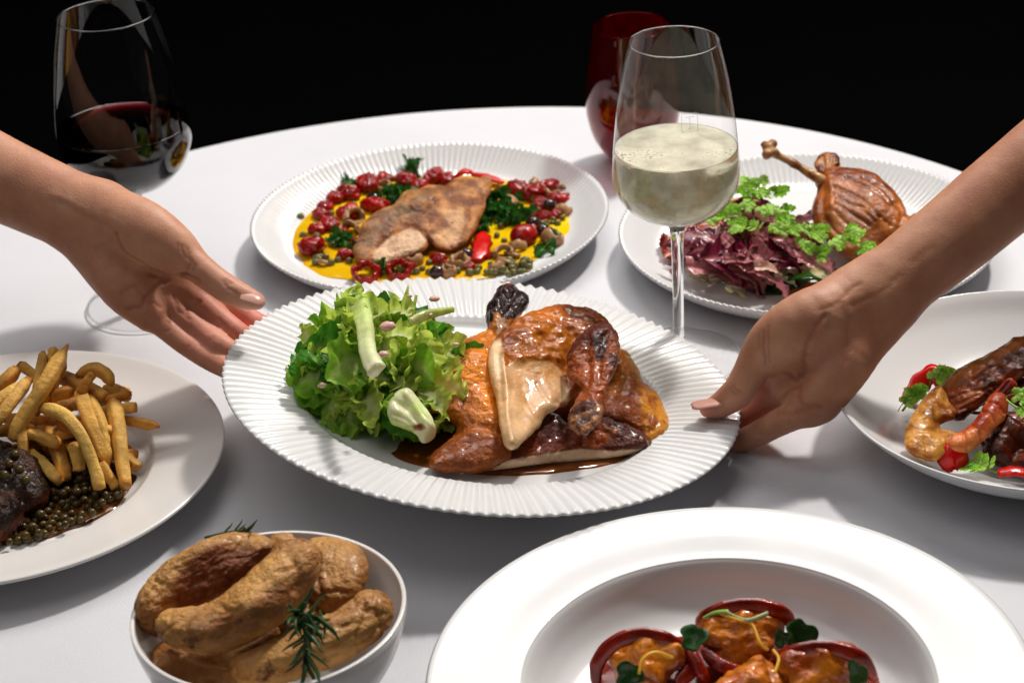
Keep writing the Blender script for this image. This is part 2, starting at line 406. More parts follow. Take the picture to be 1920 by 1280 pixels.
# front bowl plate
KR = .1560
tp = rsm([(0, .0045), (KR*.4, .0045), (KR*.52, .0055), (KR*.59, .0100), (KR*.635, .0180), (KR*.665, .0275), (KR*.685, .0322), (KR*.71, .0334), (KR*.85, .0340), (KR*.97, .0360), (KR, .0360)], 70)
bt = rsm([(KR+.0015, .0348), (KR*.985, .0328), (KR*.85, .0308), (KR*.72, .0290), (KR*.67, .0200), (KR*.58, .0035), (KR*.45, .0018), (KR*.43, .0003), (KR*.40, .0003), (KR*.39, .0018), (0, .0018)], 30)
V, F = plate_mesh(KR, tp, bt, n=260); put_plate('pasta_plate', 'white wide rimmed bowl plate of filled pasta at the front edge', FRONT, V, F, m_porc)
# prawn bowl
BR = .1284
tp = rsm([(0, .006), (BR*.3, .006), (BR*.5, .0075), (BR*.56, .0090), (BR*.72, .0165), (BR*.88, .0285), (BR*.97, .0385), (BR, .0415)], 50)
bt = rsm([(BR+.0012, .0405), (BR*.985, .037), (BR*.88, .0245), (BR*.7, .0105), (BR*.55, .003), (BR*.5, .0003), (BR*.46, .0003), (BR*.45, .003), (0, .003)], 30)
V, F = plate_mesh(BR, tp, bt, n=220); put_plate('shallow_bowl', 'smooth white shallow bowl of prawns at the right edge', PRAWN, V, F, m_porc, cat='bowl')
PR = .0722
tp = rsm([(0, .007), (PR*.3, .007), (PR*.5, .0095), (PR*.72, .020), (PR*.88, .037), (PR*.965, .052), (PR*.985, .0595), (PR*.995, .0605)], 40)
bt = rsm([(PR*1.012, .0605), (PR*1.02, .0595), (PR*1.01, .052), (PR*.93, .034), (PR*.78, .016), (PR*.6, .005), (PR*.55, .0003), (PR*.5, .0003), (PR*.49, .003), (0, .003)], 34)
V, F = plate_mesh(PR, tp, bt, n=180); put_plate('small_bowl', 'small deep white bowl heaped with roast potatoes', POT, V, F, m_cream, cat='bowl')
# ------------------------------------------------------------------ glasses
def thin_glass(name, tint=(1, 1, 1), spec=1.0):
    m, nt, o = newmat(name); L = nt.links.new
    t = N(nt, 'BsdfTransparent'); t.inputs[0].default_value = (*tint, 1); g = N(nt, 'BsdfGlossy', Roughness=.0); g.inputs[0].default_value = (1, 1, 1, 1)
    gm = N(nt, 'NewGeometry'); io = N(nt, 'MapRange'); io.inputs[3].default_value = 1.5; io.inputs[4].default_value = 1/1.5; L(gm.outputs['Backfacing'], io.inputs[0])
    fr = N(nt, 'Fresnel'); L(io.outputs[0], fr.inputs['IOR']); mu = N(nt, 'Math', _operation='MULTIPLY'); mu.inputs[1].default_value = spec; L(fr.outputs[0], mu.inputs[0]); mu.use_clamp = True
    mx = N(nt, 'MixShader'); L(mu.outputs[0], mx.inputs[0]); L(t.outputs[0], mx.inputs[1]); L(g.outputs[0], mx.inputs[2]); L(mx.outputs[0], o.inputs[0])
    return m
def solid_glass(name, c=(1, 1, 1), ior=1.5, absorb=None, dens=0, rough=0.):
    m, nt, o = newmat(name); L = nt.links.new
    g = N(nt, 'BsdfGlass', IOR=ior, Roughness=rough); g.inputs[0].default_value = (*c, 1); L(g.outputs[0], o.inputs[0])
    if absorb:
        v = N(nt, 'VolumeAbsorption', Density=dens); v.inputs[0].default_value = (*absorb, 1); L(v.outputs[0], o.inputs[1])
    return m
m_thin = thin_glass('thin_clear_glass', (.99, .99, .99), .9)
m_clear = solid_glass('clear_glass')
def wine_glass(c, H, r_rim, r_bowl, r_foot, z_bowl0, z_wide, z_wine, label, wine_label, wine_mat, lean=0.):
    t = thing('wine_glass', label, 'wine glass', c)
    bowl = [(.0005, z_bowl0), (r_bowl*.25, z_bowl0+.0008), (r_bowl*.55, z_bowl0+(z_wide-z_bowl0)*.14), (r_bowl*.82, z_bowl0+(z_wide-z_bowl0)*.42), (r_bowl*.96, z_bowl0+(z_wide-z_bowl0)*.74), (r_bowl, z_wide),
            (r_bowl*.975, z_wide+(H-z_wide)*.22), (r_bowl*.91, z_wide+(H-z_wide)*.48), (r_bowl*.82+r_rim*.0, z_wide+(H-z_wide)*.74), (r_rim, H)]
    pr = rsm(bowl, 60); V, F = lathe(pr, 128); mk('bowl', V+c, F, m_thin, t)
    # lip ring
    a = np.linspace(0, 2*np.pi, 8, endpoint=False); V, F = lathe(np.stack([r_rim+.00045*np.cos(a), H+.00045*np.sin(a)], 1), 128, closed=True); mk('rim', V+c, F, m_clear, t)
    st = [(0, z_bowl0-.0004), (.0105, z_bowl0+.0008), (.0075, z_bowl0-.003), (.0048, z_bowl0-.010), (.0040, z_bowl0-.03), (.0038, .03), (.0042, .014), (.0060, .0078), (.0062, .0062), (0, .006)]
    V, F = lathe(np.vstack([st[:1], rsm(st[1:-1], 50), st[-1:]]), 64); mk('stem', V+c, F, m_clear, t)
    V, F = lathe(rsm([(.0058, .0078), (.0085, .0052), (.016, .0036), (r_foot*.7, .0024), (r_foot*.99, .0012)], 24), 96); ft = mk('foot', V+c, F, m_thin, t)
    V, F = lathe(np.stack([r_foot+.0009*np.cos(a), .0010+.0007*np.sin(a)], 1), 128, closed=True); mk('foot_edge', V+c, F, m_clear, ft)
    # wine: a closed body just inside the bowl
    inner = pr[pr[:, 1] < z_wine]; ins = inner.copy(); ins[:, 0] = np.clip(ins[:, 0]-.0007, .0001, None); ins[:, 1] += .0006
    rt = np.interp(z_wine, pr[:, 1], pr[:, 0])-.0007
    men = [(rt, z_wine+.0009), (rt-.0008, z_wine+.0003), (rt-.002, z_wine), (rt*.5, z_wine), (0, z_wine)]
    pw = np.vstack([[(0, ins[0, 1])], ins[1:], men]); V, F = lathe(pw, 128); mk('wine', V+c, F, wine_mat, t, label=wine_label)
    return t
m_red = solid_glass('red_wine_liquid', (1, 1, 1), 1.34, (.55, .02, .06), 420)
def cold_wine():
    m = solid_glass('white_wine_liquid', (1, .99, .90), 1.335, (1, .96, .58), 4, .03); nt = m.node_tree; L = nt.links.new
    g = [n for n in nt.nodes if n.bl_idname == 'ShaderNodeBsdfGlass'][0]; o = [n for n in nt.nodes if n.bl_idname == 'ShaderNodeOutputMaterial'][0]
    t = N(nt, 'BsdfTranslucent'); t.inputs[0].default_value = (1., .99, .86, 1); d = N(nt, 'BsdfPrincipled', Roughness=.3); d.inputs['Base Color'].default_value = (.97, .95, .80, 1); d.inputs['Subsurface Weight'].default_value = 1; d.inputs['Subsurface Radius'].default_value = (.05, .048, .035); d.inputs['Subsurface Scale'].default_value = 1
    m1 = N(nt, 'MixShader'); m1.inputs[0].default_value = .75; L(t.outputs[0], m1.inputs[1]); L(d.outputs[0], m1.inputs[2])
    tc = N(nt, 'TexCoord'); n1 = N(nt, 'TexNoise', Scale=70, Detail=7, Roughness=.7); L(tc.outputs['Object'], n1.inputs['Vector'])
    mr = N(nt, 'MapRange'); mr.inputs[1].default_value = .4; mr.inputs[2].default_value = .62; mr.inputs[3].default_value = .20; mr.inputs[4].default_value = .32; L(n1.outputs[0], mr.inputs[0])
    m2 = N(nt, 'MixShader'); L(mr.outputs[0], m2.inputs[0]); L(g.outputs[0], m2.inputs[1]); L(m1.outputs[0], m2.inputs[2]); L(m2.outputs[0], o.inputs[0])
    vo = N(nt, 'TexVoronoi', Scale=700); L(tc.outputs['Object'], vo.inputs['Vector']); bp = N(nt, 'Bump', Strength=.2, Distance=.0002); L(vo.outputs[0], bp.inputs['Height']); L(bp.outputs[0], g.inputs['Normal'])
    return m
m_white_old = solid_glass('white_wine_liquid', (1, .99, .90), 1.335, (.93, .88, .55), 22)
wine_glass(np.array([-.2726, 1.3944, .0006]), .2285, .0344, .0487, .0471, .094, .136, .1445, 'tall glass of red wine behind the left arm', 'dark red wine filling the lower bowl', m_red)
wg = wine_glass(np.array([.1163, 1.2591, .0006]), .2328, .0293, .0427, .0432, .107, .138, .1585, 'tall glass of white wine in front of the red tumbler', 'pale straw white wine', cold_wine())
# frothy surface of the cold wine, and the etched maker's mark on the bowl
WG = np.array([.1163, 1.2591, .0006]); bowl_me = [o for o in COL.objects if o.parent == wg and o.name.startswith('bowl')][0]
bz = np.array([v.co[:] for v in bowl_me.data.vertices]); brad = lambda z: np.interp(z, bz[:60, 2], np.hypot(bz[:60, 0], bz[:60, 1]))
rt = float(brad(.1585))-.0012
m, nt, o = newmat('wine_froth'); L = nt.links.new
d = N(nt, 'BsdfPrincipled', Roughness=.25); t_ = N(nt, 'BsdfTransparent'); tc = N(nt, 'TexCoord'); n1 = N(nt, 'TexNoise', Scale=38, Detail=3); L(tc.outputs['Object'], n1.inputs['Vector'])
n2 = N(nt, 'TexNoise', Scale=420, Detail=4, Roughness=.8); L(tc.outputs['Object'], n2.inputs['Vector']); mm = N(nt, 'Math', _operation='MULTIPLY'); L(n1.outputs[0], mm.inputs[0]); L(n2.outputs[0], mm.inputs[1])
rp = ramp(nt, [(.31, (.95, .92, .74)), (.40, (.30, .23, .16))]); L(mm.outputs[0], rp.inputs[0]); L(rp.outputs[0], d.inputs['Base Color'])
mx = N(nt, 'MixShader'); mr = N(nt, 'MapRange'); mr.inputs[1].default_value = .35; mr.inputs[2].default_value = .65; mr.inputs[3].default_value = .35; mr.inputs[4].default_value = .85; L(n1.outputs[0], mr.inputs[0]); L(mr.outputs[0], mx.inputs[0]); L(t_.outputs[0], mx.inputs[1]); L(d.outputs[0], mx.inputs[2]); L(mx.outputs[0], o.inputs[0])
V, F = lathe([(0, .1592), (rt*.3, .1592), (rt*.7, .1592), (rt, .1592)], 96); mk('froth', V+WG, F, m, wg)
m_etch = food('etched_mark', (.8, .8, .8), rough=.6, trans=.5)
def on_bowl(a, z): r = float(brad(z))+.0003; return WG+np.array([r*math.cos(a), r*math.sin(a), z])
best = min(((lambda p: (p[0]-1293)**2+(p[1]-228)**2)([960+CAM_F*((q-CAM_POS)@CAM_RIGHT)/((q-CAM_POS)@CAM_FWD), 640-CAM_F*((q-CAM_POS)@CAM_UP)/((q-CAM_POS)@CAM_FWD)]), a, z) for a in np.linspace(-2.4, -.8, 40) for z in np.linspace(.15, .22, 40) for q in [on_bowl(a, z)])
ea, ez = best[1], best[2]; em = thing_em = None
def eline(pts):
    q = [on_bowl(ea+x*.0052/.038, ez+y*.0060) for x, y in pts]; V, F = tube(crspline(q, 8) if len(q) > 2 else q, .00011, 5); return V, F
VV, FF, n0 = [], [], 0
for pts in ([(-1, 1), (1, 1)], [(1, 1), (1, -1)], [(1, -1), (-1, -1)], [(-1, -1), (-1, 1)], [(-.6, .6), (.6, .6)], [(0, .6), (0, -.7)], [(-.25, -.7), (.25, -.7)]):
    V, F = eline(pts); VV.append(V); FF += [tuple(int(i)+n0 for i in f) for f in F]; n0 += len(V)
mk('etched_emblem', np.vstack(VV), FF, m_etch, wg, label='faint etched letter T in a square on the glass')
# red tumbler
m_ruby = thin_glass('ruby_glass', (.42, .003, .008), 1.1)
RC = np.array([.1135, 1.612, .0006])
for mm_, cc in ((m_ruby, (.45, .004, .01, 1)),):
    nt = mm_.node_tree; L = nt.links.new; o = [n for n in nt.nodes if n.bl_idname == 'ShaderNodeOutputMaterial'][0]; src = o.inputs[0].links[0].from_socket
    dd = N(nt, 'BsdfTranslucent'); dd.inputs[0].default_value = cc; d2 = N(nt, 'BsdfDiffuse'); d2.inputs[0].default_value = cc; ma = N(nt, 'MixShader'); L(dd.outputs[0], ma.inputs[1]); L(d2.outputs[0], ma.inputs[2]); mb = N(nt, 'MixShader'); mb.inputs[0].default_value = .09; L(src, mb.inputs[1]); L(ma.outputs[0], mb.inputs[2]); L(mb.outputs[0], o.inputs[0])
t = thing('red_tumbler', 'stemless ruby red glass behind the white wine glass', 'tumbler', RC)
prr = [(0, .005), (.012, .0045), (.022, .008), (.033, .022), (.0384, .040), (.0392, .055), (.0372, .078), (.0330, .106), (.0312, .120)]
V, F = lathe(rsm(prr, 50), 128); mk('bowl', V+RC, F, m_ruby, t)
V, F = lathe(rsm([(0, .0005), (.012, .0005), (.015, .0015), (.0235, .0066), (.0336, .0215), (.0388, .040), (.0396, .055), (.0376, .078), (.0334, .106), (.0316, .120)], 50), 128)
mk('outer_wall', V+RC, F, thin_glass('ruby_glass_outer', (.62, .03, .04), 1.1), t)
a = np.linspace(0, 2*np.pi, 8, endpoint=False); V, F = lathe(np.stack([.0314+.0005*np.cos(a), .120+.0005*np.sin(a)], 1), 128, closed=True); mk('rim', V+RC, F, solid_glass('ruby_rim', (.6, .1, .1)), t)
# ------------------------------------------------------------------ skin
def skin_mat():
    m, nt, o = newmat('skin'); L = nt.links.new
    b = N(nt, 'BsdfPrincipled', Roughness=.50); L(b.outputs[0], o.inputs[0]); b.inputs['Specular IOR Level'].default_value = .32
    at_ = N(nt, 'Attribute', _attribute_name='Col'); tc = N(nt, 'TexCoord')
    n1 = N(nt, 'TexNoise', Scale=45, Detail=6, Roughness=.65); L(tc.outputs['Object'], n1.inputs['Vector'])
    rp = ramp(nt, [(.3, (.88, .74, .70)), (.7, (1.12, 1.14, 1.12))]); L(n1.outputs[0], rp.inputs[0])
    mx = N(nt, 'Mix', _data_type='RGBA', _blend_type='MULTIPLY'); mx.inputs[0].default_value = 1; L(at_.outputs['Color'], mx.inputs[6]); L(rp.outputs[0], mx.inputs[7]); L(mx.outputs[2], b.inputs['Base Color'])
    b.inputs['Subsurface Weight'].default_value = .35; b.inputs['Subsurface Radius'].default_value = (.0045, .0016, .0008); b.inputs['Subsurface Scale'].default_value = 1
    vo = N(nt, 'TexVoronoi', Scale=900); L(tc.outputs['Object'], vo.inputs['Vector'])
    n2 = N(nt, 'TexNoise', Scale=260, Detail=4); L(tc.outputs['Object'], n2.inputs['Vector'])
    ad = N(nt, 'Math', _operation='ADD'); L(vo.outputs[0], ad.inputs[0]); L(n2.outputs[0], ad.inputs[1])
    bp = N(nt, 'Bump', Strength=.45, Distance=.00024); L(ad.outputs[0], bp.inputs['Height']); L(bp.outputs[0], b.inputs['Normal'])
    return m
m_skin = skin_mat()
m_nail = food('fingernail', (.66, .39, .32), (.60, .34, .28), scale=60, rough=.22, rvar=.05, coat=.3)
MM = .001
def pts3(lst, s=1.): return [at(x, y, d) for x, y, d in lst]
def chain(P, pts, radii, k, D, flat=None, ff=1.):
    for i in range(len(pts)-1): D = smin(D, cone(P, pts[i], pts[i+1], radii[i]*MM, radii[i+1]*MM, flat, ff), k*MM)
    return D
def crease(P, D, pts, w=.9, depth=1., k=1.6):
    q = crspline([at(*p) for p in pts], max(6, len(pts)*4)); d = np.full(len(P), 9.)
    for i in range(len(q)-1): d = np.minimum(d, cone(P, q[i], q[i+1], w*MM, w*MM))
    # a groove: push the surface in near the line, whatever the line's depth error along the view
    return D, d
def groove(P, q2, w, amp):
    """view-independent groove: q2 = polyline on the surface (3D); returns inward push"""
    d = np.full(len(P), 9.)
    for i in range(len(q2)-1): d = np.minimum(d, cone(P, q2[i], q2[i+1], 0, 0))
    return amp*np.exp(-(d/w)**2)
def build_hand(name, cones, ells, creases, h, label, tint, lo_pad=.01, push=None, red=(), vein=()):
    pts = np.array([p for c in cones for p in c[0]]); 
    R = max(max(c[1]) for c in cones)*MM
    lo = pts.min(0)-R-.006; hi = pts.max(0)+R+.006
    def fn(P):
        D = np.full(len(P), 9.)
        for pp, rad, k, flat, ff in cones: 
            d1 = np.full(len(P), 9.); q_ = crspline(np.c_[np.array(pp), np.array(rad, float)], (11 if max(rad) > 26 else 4)*(len(pp)-1)+1)
            for i_ in range(len(q_)-1): d1 = smin(d1, cone(P, q_[i_, :3], q_[i_+1, :3], q_[i_, 3]*MM, q_[i_+1, 3]*MM, flat, ff), .0006)
            D = smin(D, d1, k*MM)
        for c, Rm, rad, k in ells: D = smin(D, ell(P, c, Rm, np.array(rad)*MM), k*MM)
        return D
    V, F = nets(fn, lo, hi, h, 4)
    V = smooth_mesh(V, F, 2, .5); Nn = vnormals(V, F)
    # push grooves and veins along the normal; lines are projected onto the surface first
    c0 = np.tile(np.array(tint, float), (len(V), 1)); 
    cre = np.zeros(len(V))
    Q = V-CAM_POS; dep = Q@CAM_FWD; px = 960+CAM_F*(Q@CAM_RIGHT)/dep; py = 640-CAM_F*(Q@CAM_UP)/dep
    facing = (Nn*(-Q)).sum(1) > 0
    def onsurf(p):
        s = facing & (np.hypot(px-p[0], py-p[1]) < 9)
        if not s.any(): return None
        i = np.where(s)[0]; return V[i[dep[i].argmin()]]
    for pl, w, amp in creases:
        q = [onsurf(p) for p in crspline(pl, max(4, 4*len(pl)))]; q = [x for x in q if x is not None]
        if len(q) < 2: continue
        g = groove(V, q, w*MM, 1.); V = V-Nn*(g*amp*MM)[:, None]
        if amp > 0: cre = np.maximum(cre, g*min(1, amp*.9))
    fine = fbm(V, 70, 3, 5)*.00014; V = V+Nn*fine[:, None]
    c0 = c0*(1-.42*cre[:, None]*np.array([.55, .95, 1.]))
    for c, r, col, am in red:
        w = np.exp(-(((V-c)**2).sum(1))/(r*MM)**2)[:, None]*am; c0 = c0*(1-w)+np.array(col)*w
    nz = fbm(V, 30, 3, 2)[:, None]; c0 = np.clip(c0*(1+.10*nz*np.array([.6, 1, 1.1])), 0, 1)
    t = thing('person', label, 'person', tuple(V.mean(0)))
    ob = mk('arm', V, F, m_skin, t, col=c0)
    return t, ob
def nail(parent, c, n, d, w, l, curve=.35, name='nail', over=.0):
    """curved nail plate: centre c, outward normal n, pointing d, half width w, half length l"""
    n = nrm(n); d = nrm(d-n*np.dot(d, n)); s = np.cross(d, n); us = np.linspace(-1, 1, 13); vs = np.linspace(-1, 1, 15); V = []
    for v in vs:
        for u in us:
            ww = w*(1-.10*v*v*(v < 0))*math.sqrt(max(.0, 1-max(0, (v-.45)/.6)**2.4)) if v > .45 else w*(1-.12*max(0, -v)**2)
            a = u*1.05; V.append(np.asarray(c)+s*ww*math.sin(a)/math.sin(1.05)-n*(w*curve*1.3*(1-math.cos(a)))+d*l*v-n*l*.22*max(0, v)**2*(1-over)-n*l*.05*v*v)
    V = np.array(V); F = [(i*13+j, i*13+j+1, (i+1)*13+j+1, (i+1)*13+j) for i in range(14) for j in range(12)]
    nb = len(V); V2 = np.vstack([V, V-n*.0006]); F2 = F+[tuple(nb+x for x in f[::-1]) for f in F]
    bd = [j for j in range(13)]+[i*13+12 for i in range(1, 15)]+[14*13+j for j in range(11, -1, -1)]+[i*13 for i in range(13, 0, -1)]
    F2 += [(bd[i], bd[i-1], nb+bd[i-1], nb+bd[i]) for i in range(len(bd))]
    return mk(name, V2, np.array(F2), m_nail, parent, fixn=True)
CF = CAM_FWD
# ---- image-left arm: palm up and towards the camera, fingers under the plate rim
A = at
def U(px, py, mm):
    q = ray(px, py); c = HC-HN*mm*MM; return CAM_POS+q*(np.dot(c-CAM_POS, HN)/np.dot(q, HN))
SKIN = (.54, .275, .17)
wr = A(168, 412, 1.372)
flatv = CF
cones = [
 # forearm
 ([A(-330, 190, 1.42), A(-150, 268, 1.40), A(0, 335, 1.388), A(100, 380, 1.378), wr], [36, 33, 28.5, 26.5, 25], 14, CF, .80),
 # heel of hand / palm body
 ([wr, A(215, 470, 1.372), A(262, 520, 1.376), A(300, 552, 1.38)], [24, 26, 24, 19], 14, CF, .58),
 ([A(190, 470, 1.368), A(232, 540, 1.364), A(283, 588, 1.368)], [15, 15.5, 12.5], 12, CF, .85),      # hypothenar
 ([A(200, 400, 1.366), A(262, 432, 1.352), A(318, 462, 1.346), A(350, 488, 1.347)], [19, 21, 16.5, 11.5], 12, CF, .85),   # thenar
 ([A(262, 430, 1.37), A(330, 500, 1.378), A(385, 548, 1.380)], [16, 15, 12], 12, CF, .7),    # index metacarpal, behind
 ([A(270, 500, 1.374), A(345, 560, 1.376)], [14, 12], 10, CF, .7),
]
cones += [
 ([A(330, 470, 1.347), A(362, 494, 1.343), A(398, 522, 1.340), A(424, 540, 1.338), A(456, 556, 1.336), A(482, 565, 1.335)], [13, 10.6, 9.4, 9.3, 8.0, 5.6], 4, None, 1),  # thumb
 ([A(280, 585, 1.370), A(308, 612, 1.368), A(345, 643, 1.364), A(385, 668, 1.358), U(422, 689, 17), U(455, 706, 13)], [10.5, 8.2, 7.5, 7.6, 6.9, 5.6], 1.8, None, 1),   # little
 ([A(320, 570, 1.374), A(345, 594, 1.371), A(382, 624, 1.366), A(415, 648, 1.357), U(450, 672, 14), U(490, 697, 13)], [10.5, 8.0, 7.9, 7.8, 7.4, 6], 1.8, None, 1),      # ring
 ([A(350, 545, 1.377), A(380, 570, 1.374), A(412, 598, 1.371), A(446, 626, 1.368), U(480, 650, 15), U(520, 672, 13)], [11, 8.3, 8.1, 8.1, 7.7, 6.5], 1.8, None, 1),      # middle
 ([A(385, 535, 1.382), A(425, 570, 1.385), A(462, 597, 1.387), A(490, 611, 1.389), U(520, 622, 18)], [11, 8.8, 8.4, 7.6, 6], 3, None, 1),      # index
]
cre = [
 ([(208, 443), (228, 478), (262, 500), (305, 520), (345, 522), (368, 532)], 1.5, 1.3),      # life line
 ([(172, 478), (190, 462), (210, 440)], 1.6, .45),
 ([(238, 588), (270, 578), (290, 545), (310, 528), (345, 523)], 1.4, 1.2),
 ([(345, 452), (350, 475), (346, 512)], .9, .6), ([(354, 456), (360, 478), (356, 515)], .8, .55), ([(338, 450), (341, 470)], .8, .4),
 ([(332, 548), (338, 572), (352, 590)], 1.0, .7), ([(351, 580), (362, 566), (374, 556)], 1.1, .8),
 ([(420, 518), (430, 530), (437, 548)], .9, .6), ([(426, 516), (437, 526)], .8, .5), ([(416, 524), (423, 540)], .8, .4),
 ([(300, 625), (312, 608), (322, 597)], 1., .8),
 ([(404, 592), (414, 602), (421, 612)], .9, .45), ([(374, 640), (388, 633), (396, 623)], .9, .45), ([(338, 655), (350, 640)], .8, .4),
 ([(100, 355), (150, 392), (195, 412), (225, 425)], 2.6, -.3),      # tendon
 ([(110, 372), (155, 405), (198, 428)], 2.2, .35),
 ([(262, 538), (285, 560), (310, 575)], 1.2, .6), ([(225, 560), (250, 545), (272, 525)], 1.2, .5),
]
red = [(A(400, 620, 1.36), 42, (.60, .27, .20), .7), (A(330, 560, 1.36), 26, (.57, .28, .19), .5), (A(480, 568, 1.33), 14, (.62, .32, .25), .5), (A(480, 600, 1.38), 25, (.70, .24, .19), .8), (A(215, 500, 1.36), 30, (.52, .27, .19), .5)]
tL, armL = build_hand('arm', cones, [], cre, .00125, 'bare arm from the left, thumb up, palm open, holding the chicken plate from below', SKIN, red=red)
nail(tL, A(474, 556, 1.3275), -CF*.75+CAM_UP*.75+CAM_RIGHT*.15, CAM_RIGHT-CAM_UP*.36, .0048, .0078)
# ---- image-right arm
RD = (.49, .245, .15)
wr = A(1640, 562, 1.306)
cones = [
 ([A(2230, 130, 1.354), A(2060, 240, 1.339), A(1900, 350, 1.329), A(1790, 440, 1.319), A(1700, 512, 1.311), wr], [38, 35, 28.5, 26.5, 25, 24.5], 14, CF, .82),
 ([wr, A(1585, 610, 1.304), A(1540, 665, 1.306), A(1510, 715, 1.308)], [25, 27, 26, 20], 14, CF, .6),
 ([A(1625, 620, 1.300), A(1588, 680, 1.292), A(1545, 738, 1.291), A(1520, 765, 1.293)], [15.5, 16.5, 15, 11.5], 12, CF, .85),   # hypothenar
 ([A(1590, 565, 1.300), A(1515, 605, 1.289), A(1458, 640, 1.295), A(1432, 662, 1.301)], [17, 20.5, 18, 13], 12, CF, .85),   # thenar
 ([A(1470, 660, 1.313), A(1440, 720, 1.328), A(1420, 755, 1.337)], [15, 13, 10], 9, CF, .7),
 # thumb
 ([A(1450, 645, 1.299), A(1425, 668, 1.301), A(1404, 702, 1.302), A(1385, 733, 1.304), A(1352, 758, 1.310), A(1328, 766, 1.309)], [14, 12.3, 10.8, 10.4, 8.4, 5.8], 4, None, 1),
 # little finger
 ([A(1535, 755, 1.294), A(1500, 772, 1.292), A(1455, 795, 1.305), A(1415, 816, 1.317), A(1375, 832, 1.330), A(1345, 843, 1.339)], [13, 10.0, 8.6, 8.0, 7.0, 5.2], 4, None, 1),
 # ring, middle, index go under the rim
 ([A(1500, 725, 1.304), A(1462, 742, 1.317), A(1425, 763, 1.328), A(1385, 788, 1.340), A(1350, 815, 1.352)], [12, 9, 8.4, 8, 6.5], 3.5, None, 1),
 ([A(1478, 700, 1.319), A(1440, 728, 1.333), A(1400, 756, 1.348), A(1355, 778, 1.362)], [12, 9, 8.5, 7], 3.5, None, 1),
 ([A(1455, 675, 1.330), A(1425, 705, 1.345), A(1390, 735, 1.360), A(1350, 755, 1.375)], [11, 8.8, 8.3, 7], 3.5, None, 1),
]
cre = [
 ([(1556, 588), (1530, 622), (1514, 660), (1508, 690), (1490, 705), (1470, 708)], 1.8, .9),      # thenar crease
 ([(1612, 522), (1590, 545), (1576, 560), (1545, 575)], 1.5, .4),
 ([(1424, 618), (1424, 650), (1432, 690)], 1., .8), ([(1432, 612), (1433, 645), (1441, 688)], .9, .7), ([(1415, 628), (1414, 655)], .9, .5),
 ([(1494, 715), (1496, 745), (1515, 762), (1535, 768)], 1.7, .8), ([(1490, 720), (1470, 735), (1452, 765), (1450, 775)], 1.4, .7),
 ([(1478, 740), (1462, 765)], 1.1, .7), ([(1500, 770), (1475, 775), (1455, 772)], 1.4, .7),
 ([(1366, 722), (1374, 732), (1388, 742)], .9, .6), ([(1360, 728), (1370, 738), (1380, 746)], .8, .45),
 ([(1600, 600), (1592, 640), (1575, 680)], 1.6, .35), ([(1570, 590), (1590, 602), (1600, 612)], 1.8, -.25),
 ([(1700, 490), (1650, 530), (1600, 552), (1560, 560)], 2.6, -.3), ([(1690, 510), (1645, 545), (1605, 570)], 2., .3),
 ([(1750, 455), (1690, 500), (1630, 540)], 2.4, .25),
 ([(1418, 808), (1422, 822)], .8, .4), ([(1470, 782), (1475, 800)], .9, .4),
]
red = [(A(1440, 740, 1.35), 28, (.86, .33, .24), .9), (A(1400, 775, 1.35), 26, (.84, .34, .25), .85), (A(1330, 768, 1.31), 14, (.62, .3, .24), .6), (A(1470, 690, 1.33), 16, (.55, .27, .2), .5)]  # red light on the inner fingers painted into the skin colour
tR, armR = build_hand('arm', cones, [], cre, .00125, 'bare arm from the right with thumb pressing on the rim of the chicken plate', RD, red=red)
nail(tR, A(1326, 752, 1.3025), CAM_UP*.9-CF*.45-CAM_RIGHT*.1, -CAM_RIGHT-CAM_UP*.30, .0058, .0105, over=1.)
# ------------------------------------------------------------------ food helpers
def hp(px, py, h):
    """point seen at (px,py) that lies h mm above the well of the chicken plate"""
    q = ray(px, py); c = HC+HN*(-.015+h*MM); return CAM_POS+q*(np.dot(c-CAM_POS, HN)/np.dot(q, HN))
def onp(c, px, py, h): return onz(px, py, c[2]+h*MM)
def blob(name, fn, lo, hi, h, mat, colfn=None, disp=None, sm=2, **kw):
    V, F = nets(fn, lo, hi, h, 4)
    V = smooth_mesh(V, F, sm, .5); Nn = vnormals(V, F); V0 = V
    if disp is not None: V = V+Nn*disp(V, Nn)[:, None]; Nn = vnormals(V, F)
    c = None if colfn is None else np.clip(colfn(V0, Nn), 0, 1)
    return mk(name, V, F, mat, col=c, **kw)
def bbox(cs, pad=.006):
    lo = np.min([np.min([p-r*MM for p, r in zip(pp, rr)], 0) for pp, rr in cs], 0); hi = np.max([np.max([p+r*MM for p, r in zip(pp, rr)], 0) for pp, rr in cs], 0)
    return lo-pad, hi+pad
def mixc(a, b, w): w = np.clip(w, 0, 1)[:, None]; return np.asarray(a)*(1-w)+np.asarray(b)*w
def lump(rad, seed=0, amp=.1, scale=1.2, n=16, m=12, squash=0.):
    u = np.linspace(0, 2*np.pi, n, endpoint=False); v = np.linspace(0, np.pi, m+1)[1:-1]
    P = np.array([(math.sin(b)*math.cos(a), math.sin(b)*math.sin(a), math.cos(b)) for b in v for a in u]); P = np.vstack([P, [0, 0, 1], [0, 0, -1]])
    r = 1+amp*fbm(P, scale, 3, seed); P = P*r[:, None]*np.asarray(rad)
    F = [(i*n+k, (i+1)*n+k, (i+1)*n+(k+1) % n, i*n+(k+1) % n) for i in range(m-2) for k in range(n)]
    t, b = len(P)-2, len(P)-1
    F += [(t, k, (k+1) % n) for k in range(n)]+[(b, (m-2)*n+(k+1) % n, (m-2)*n+k) for k in range(n)]
    return P, F
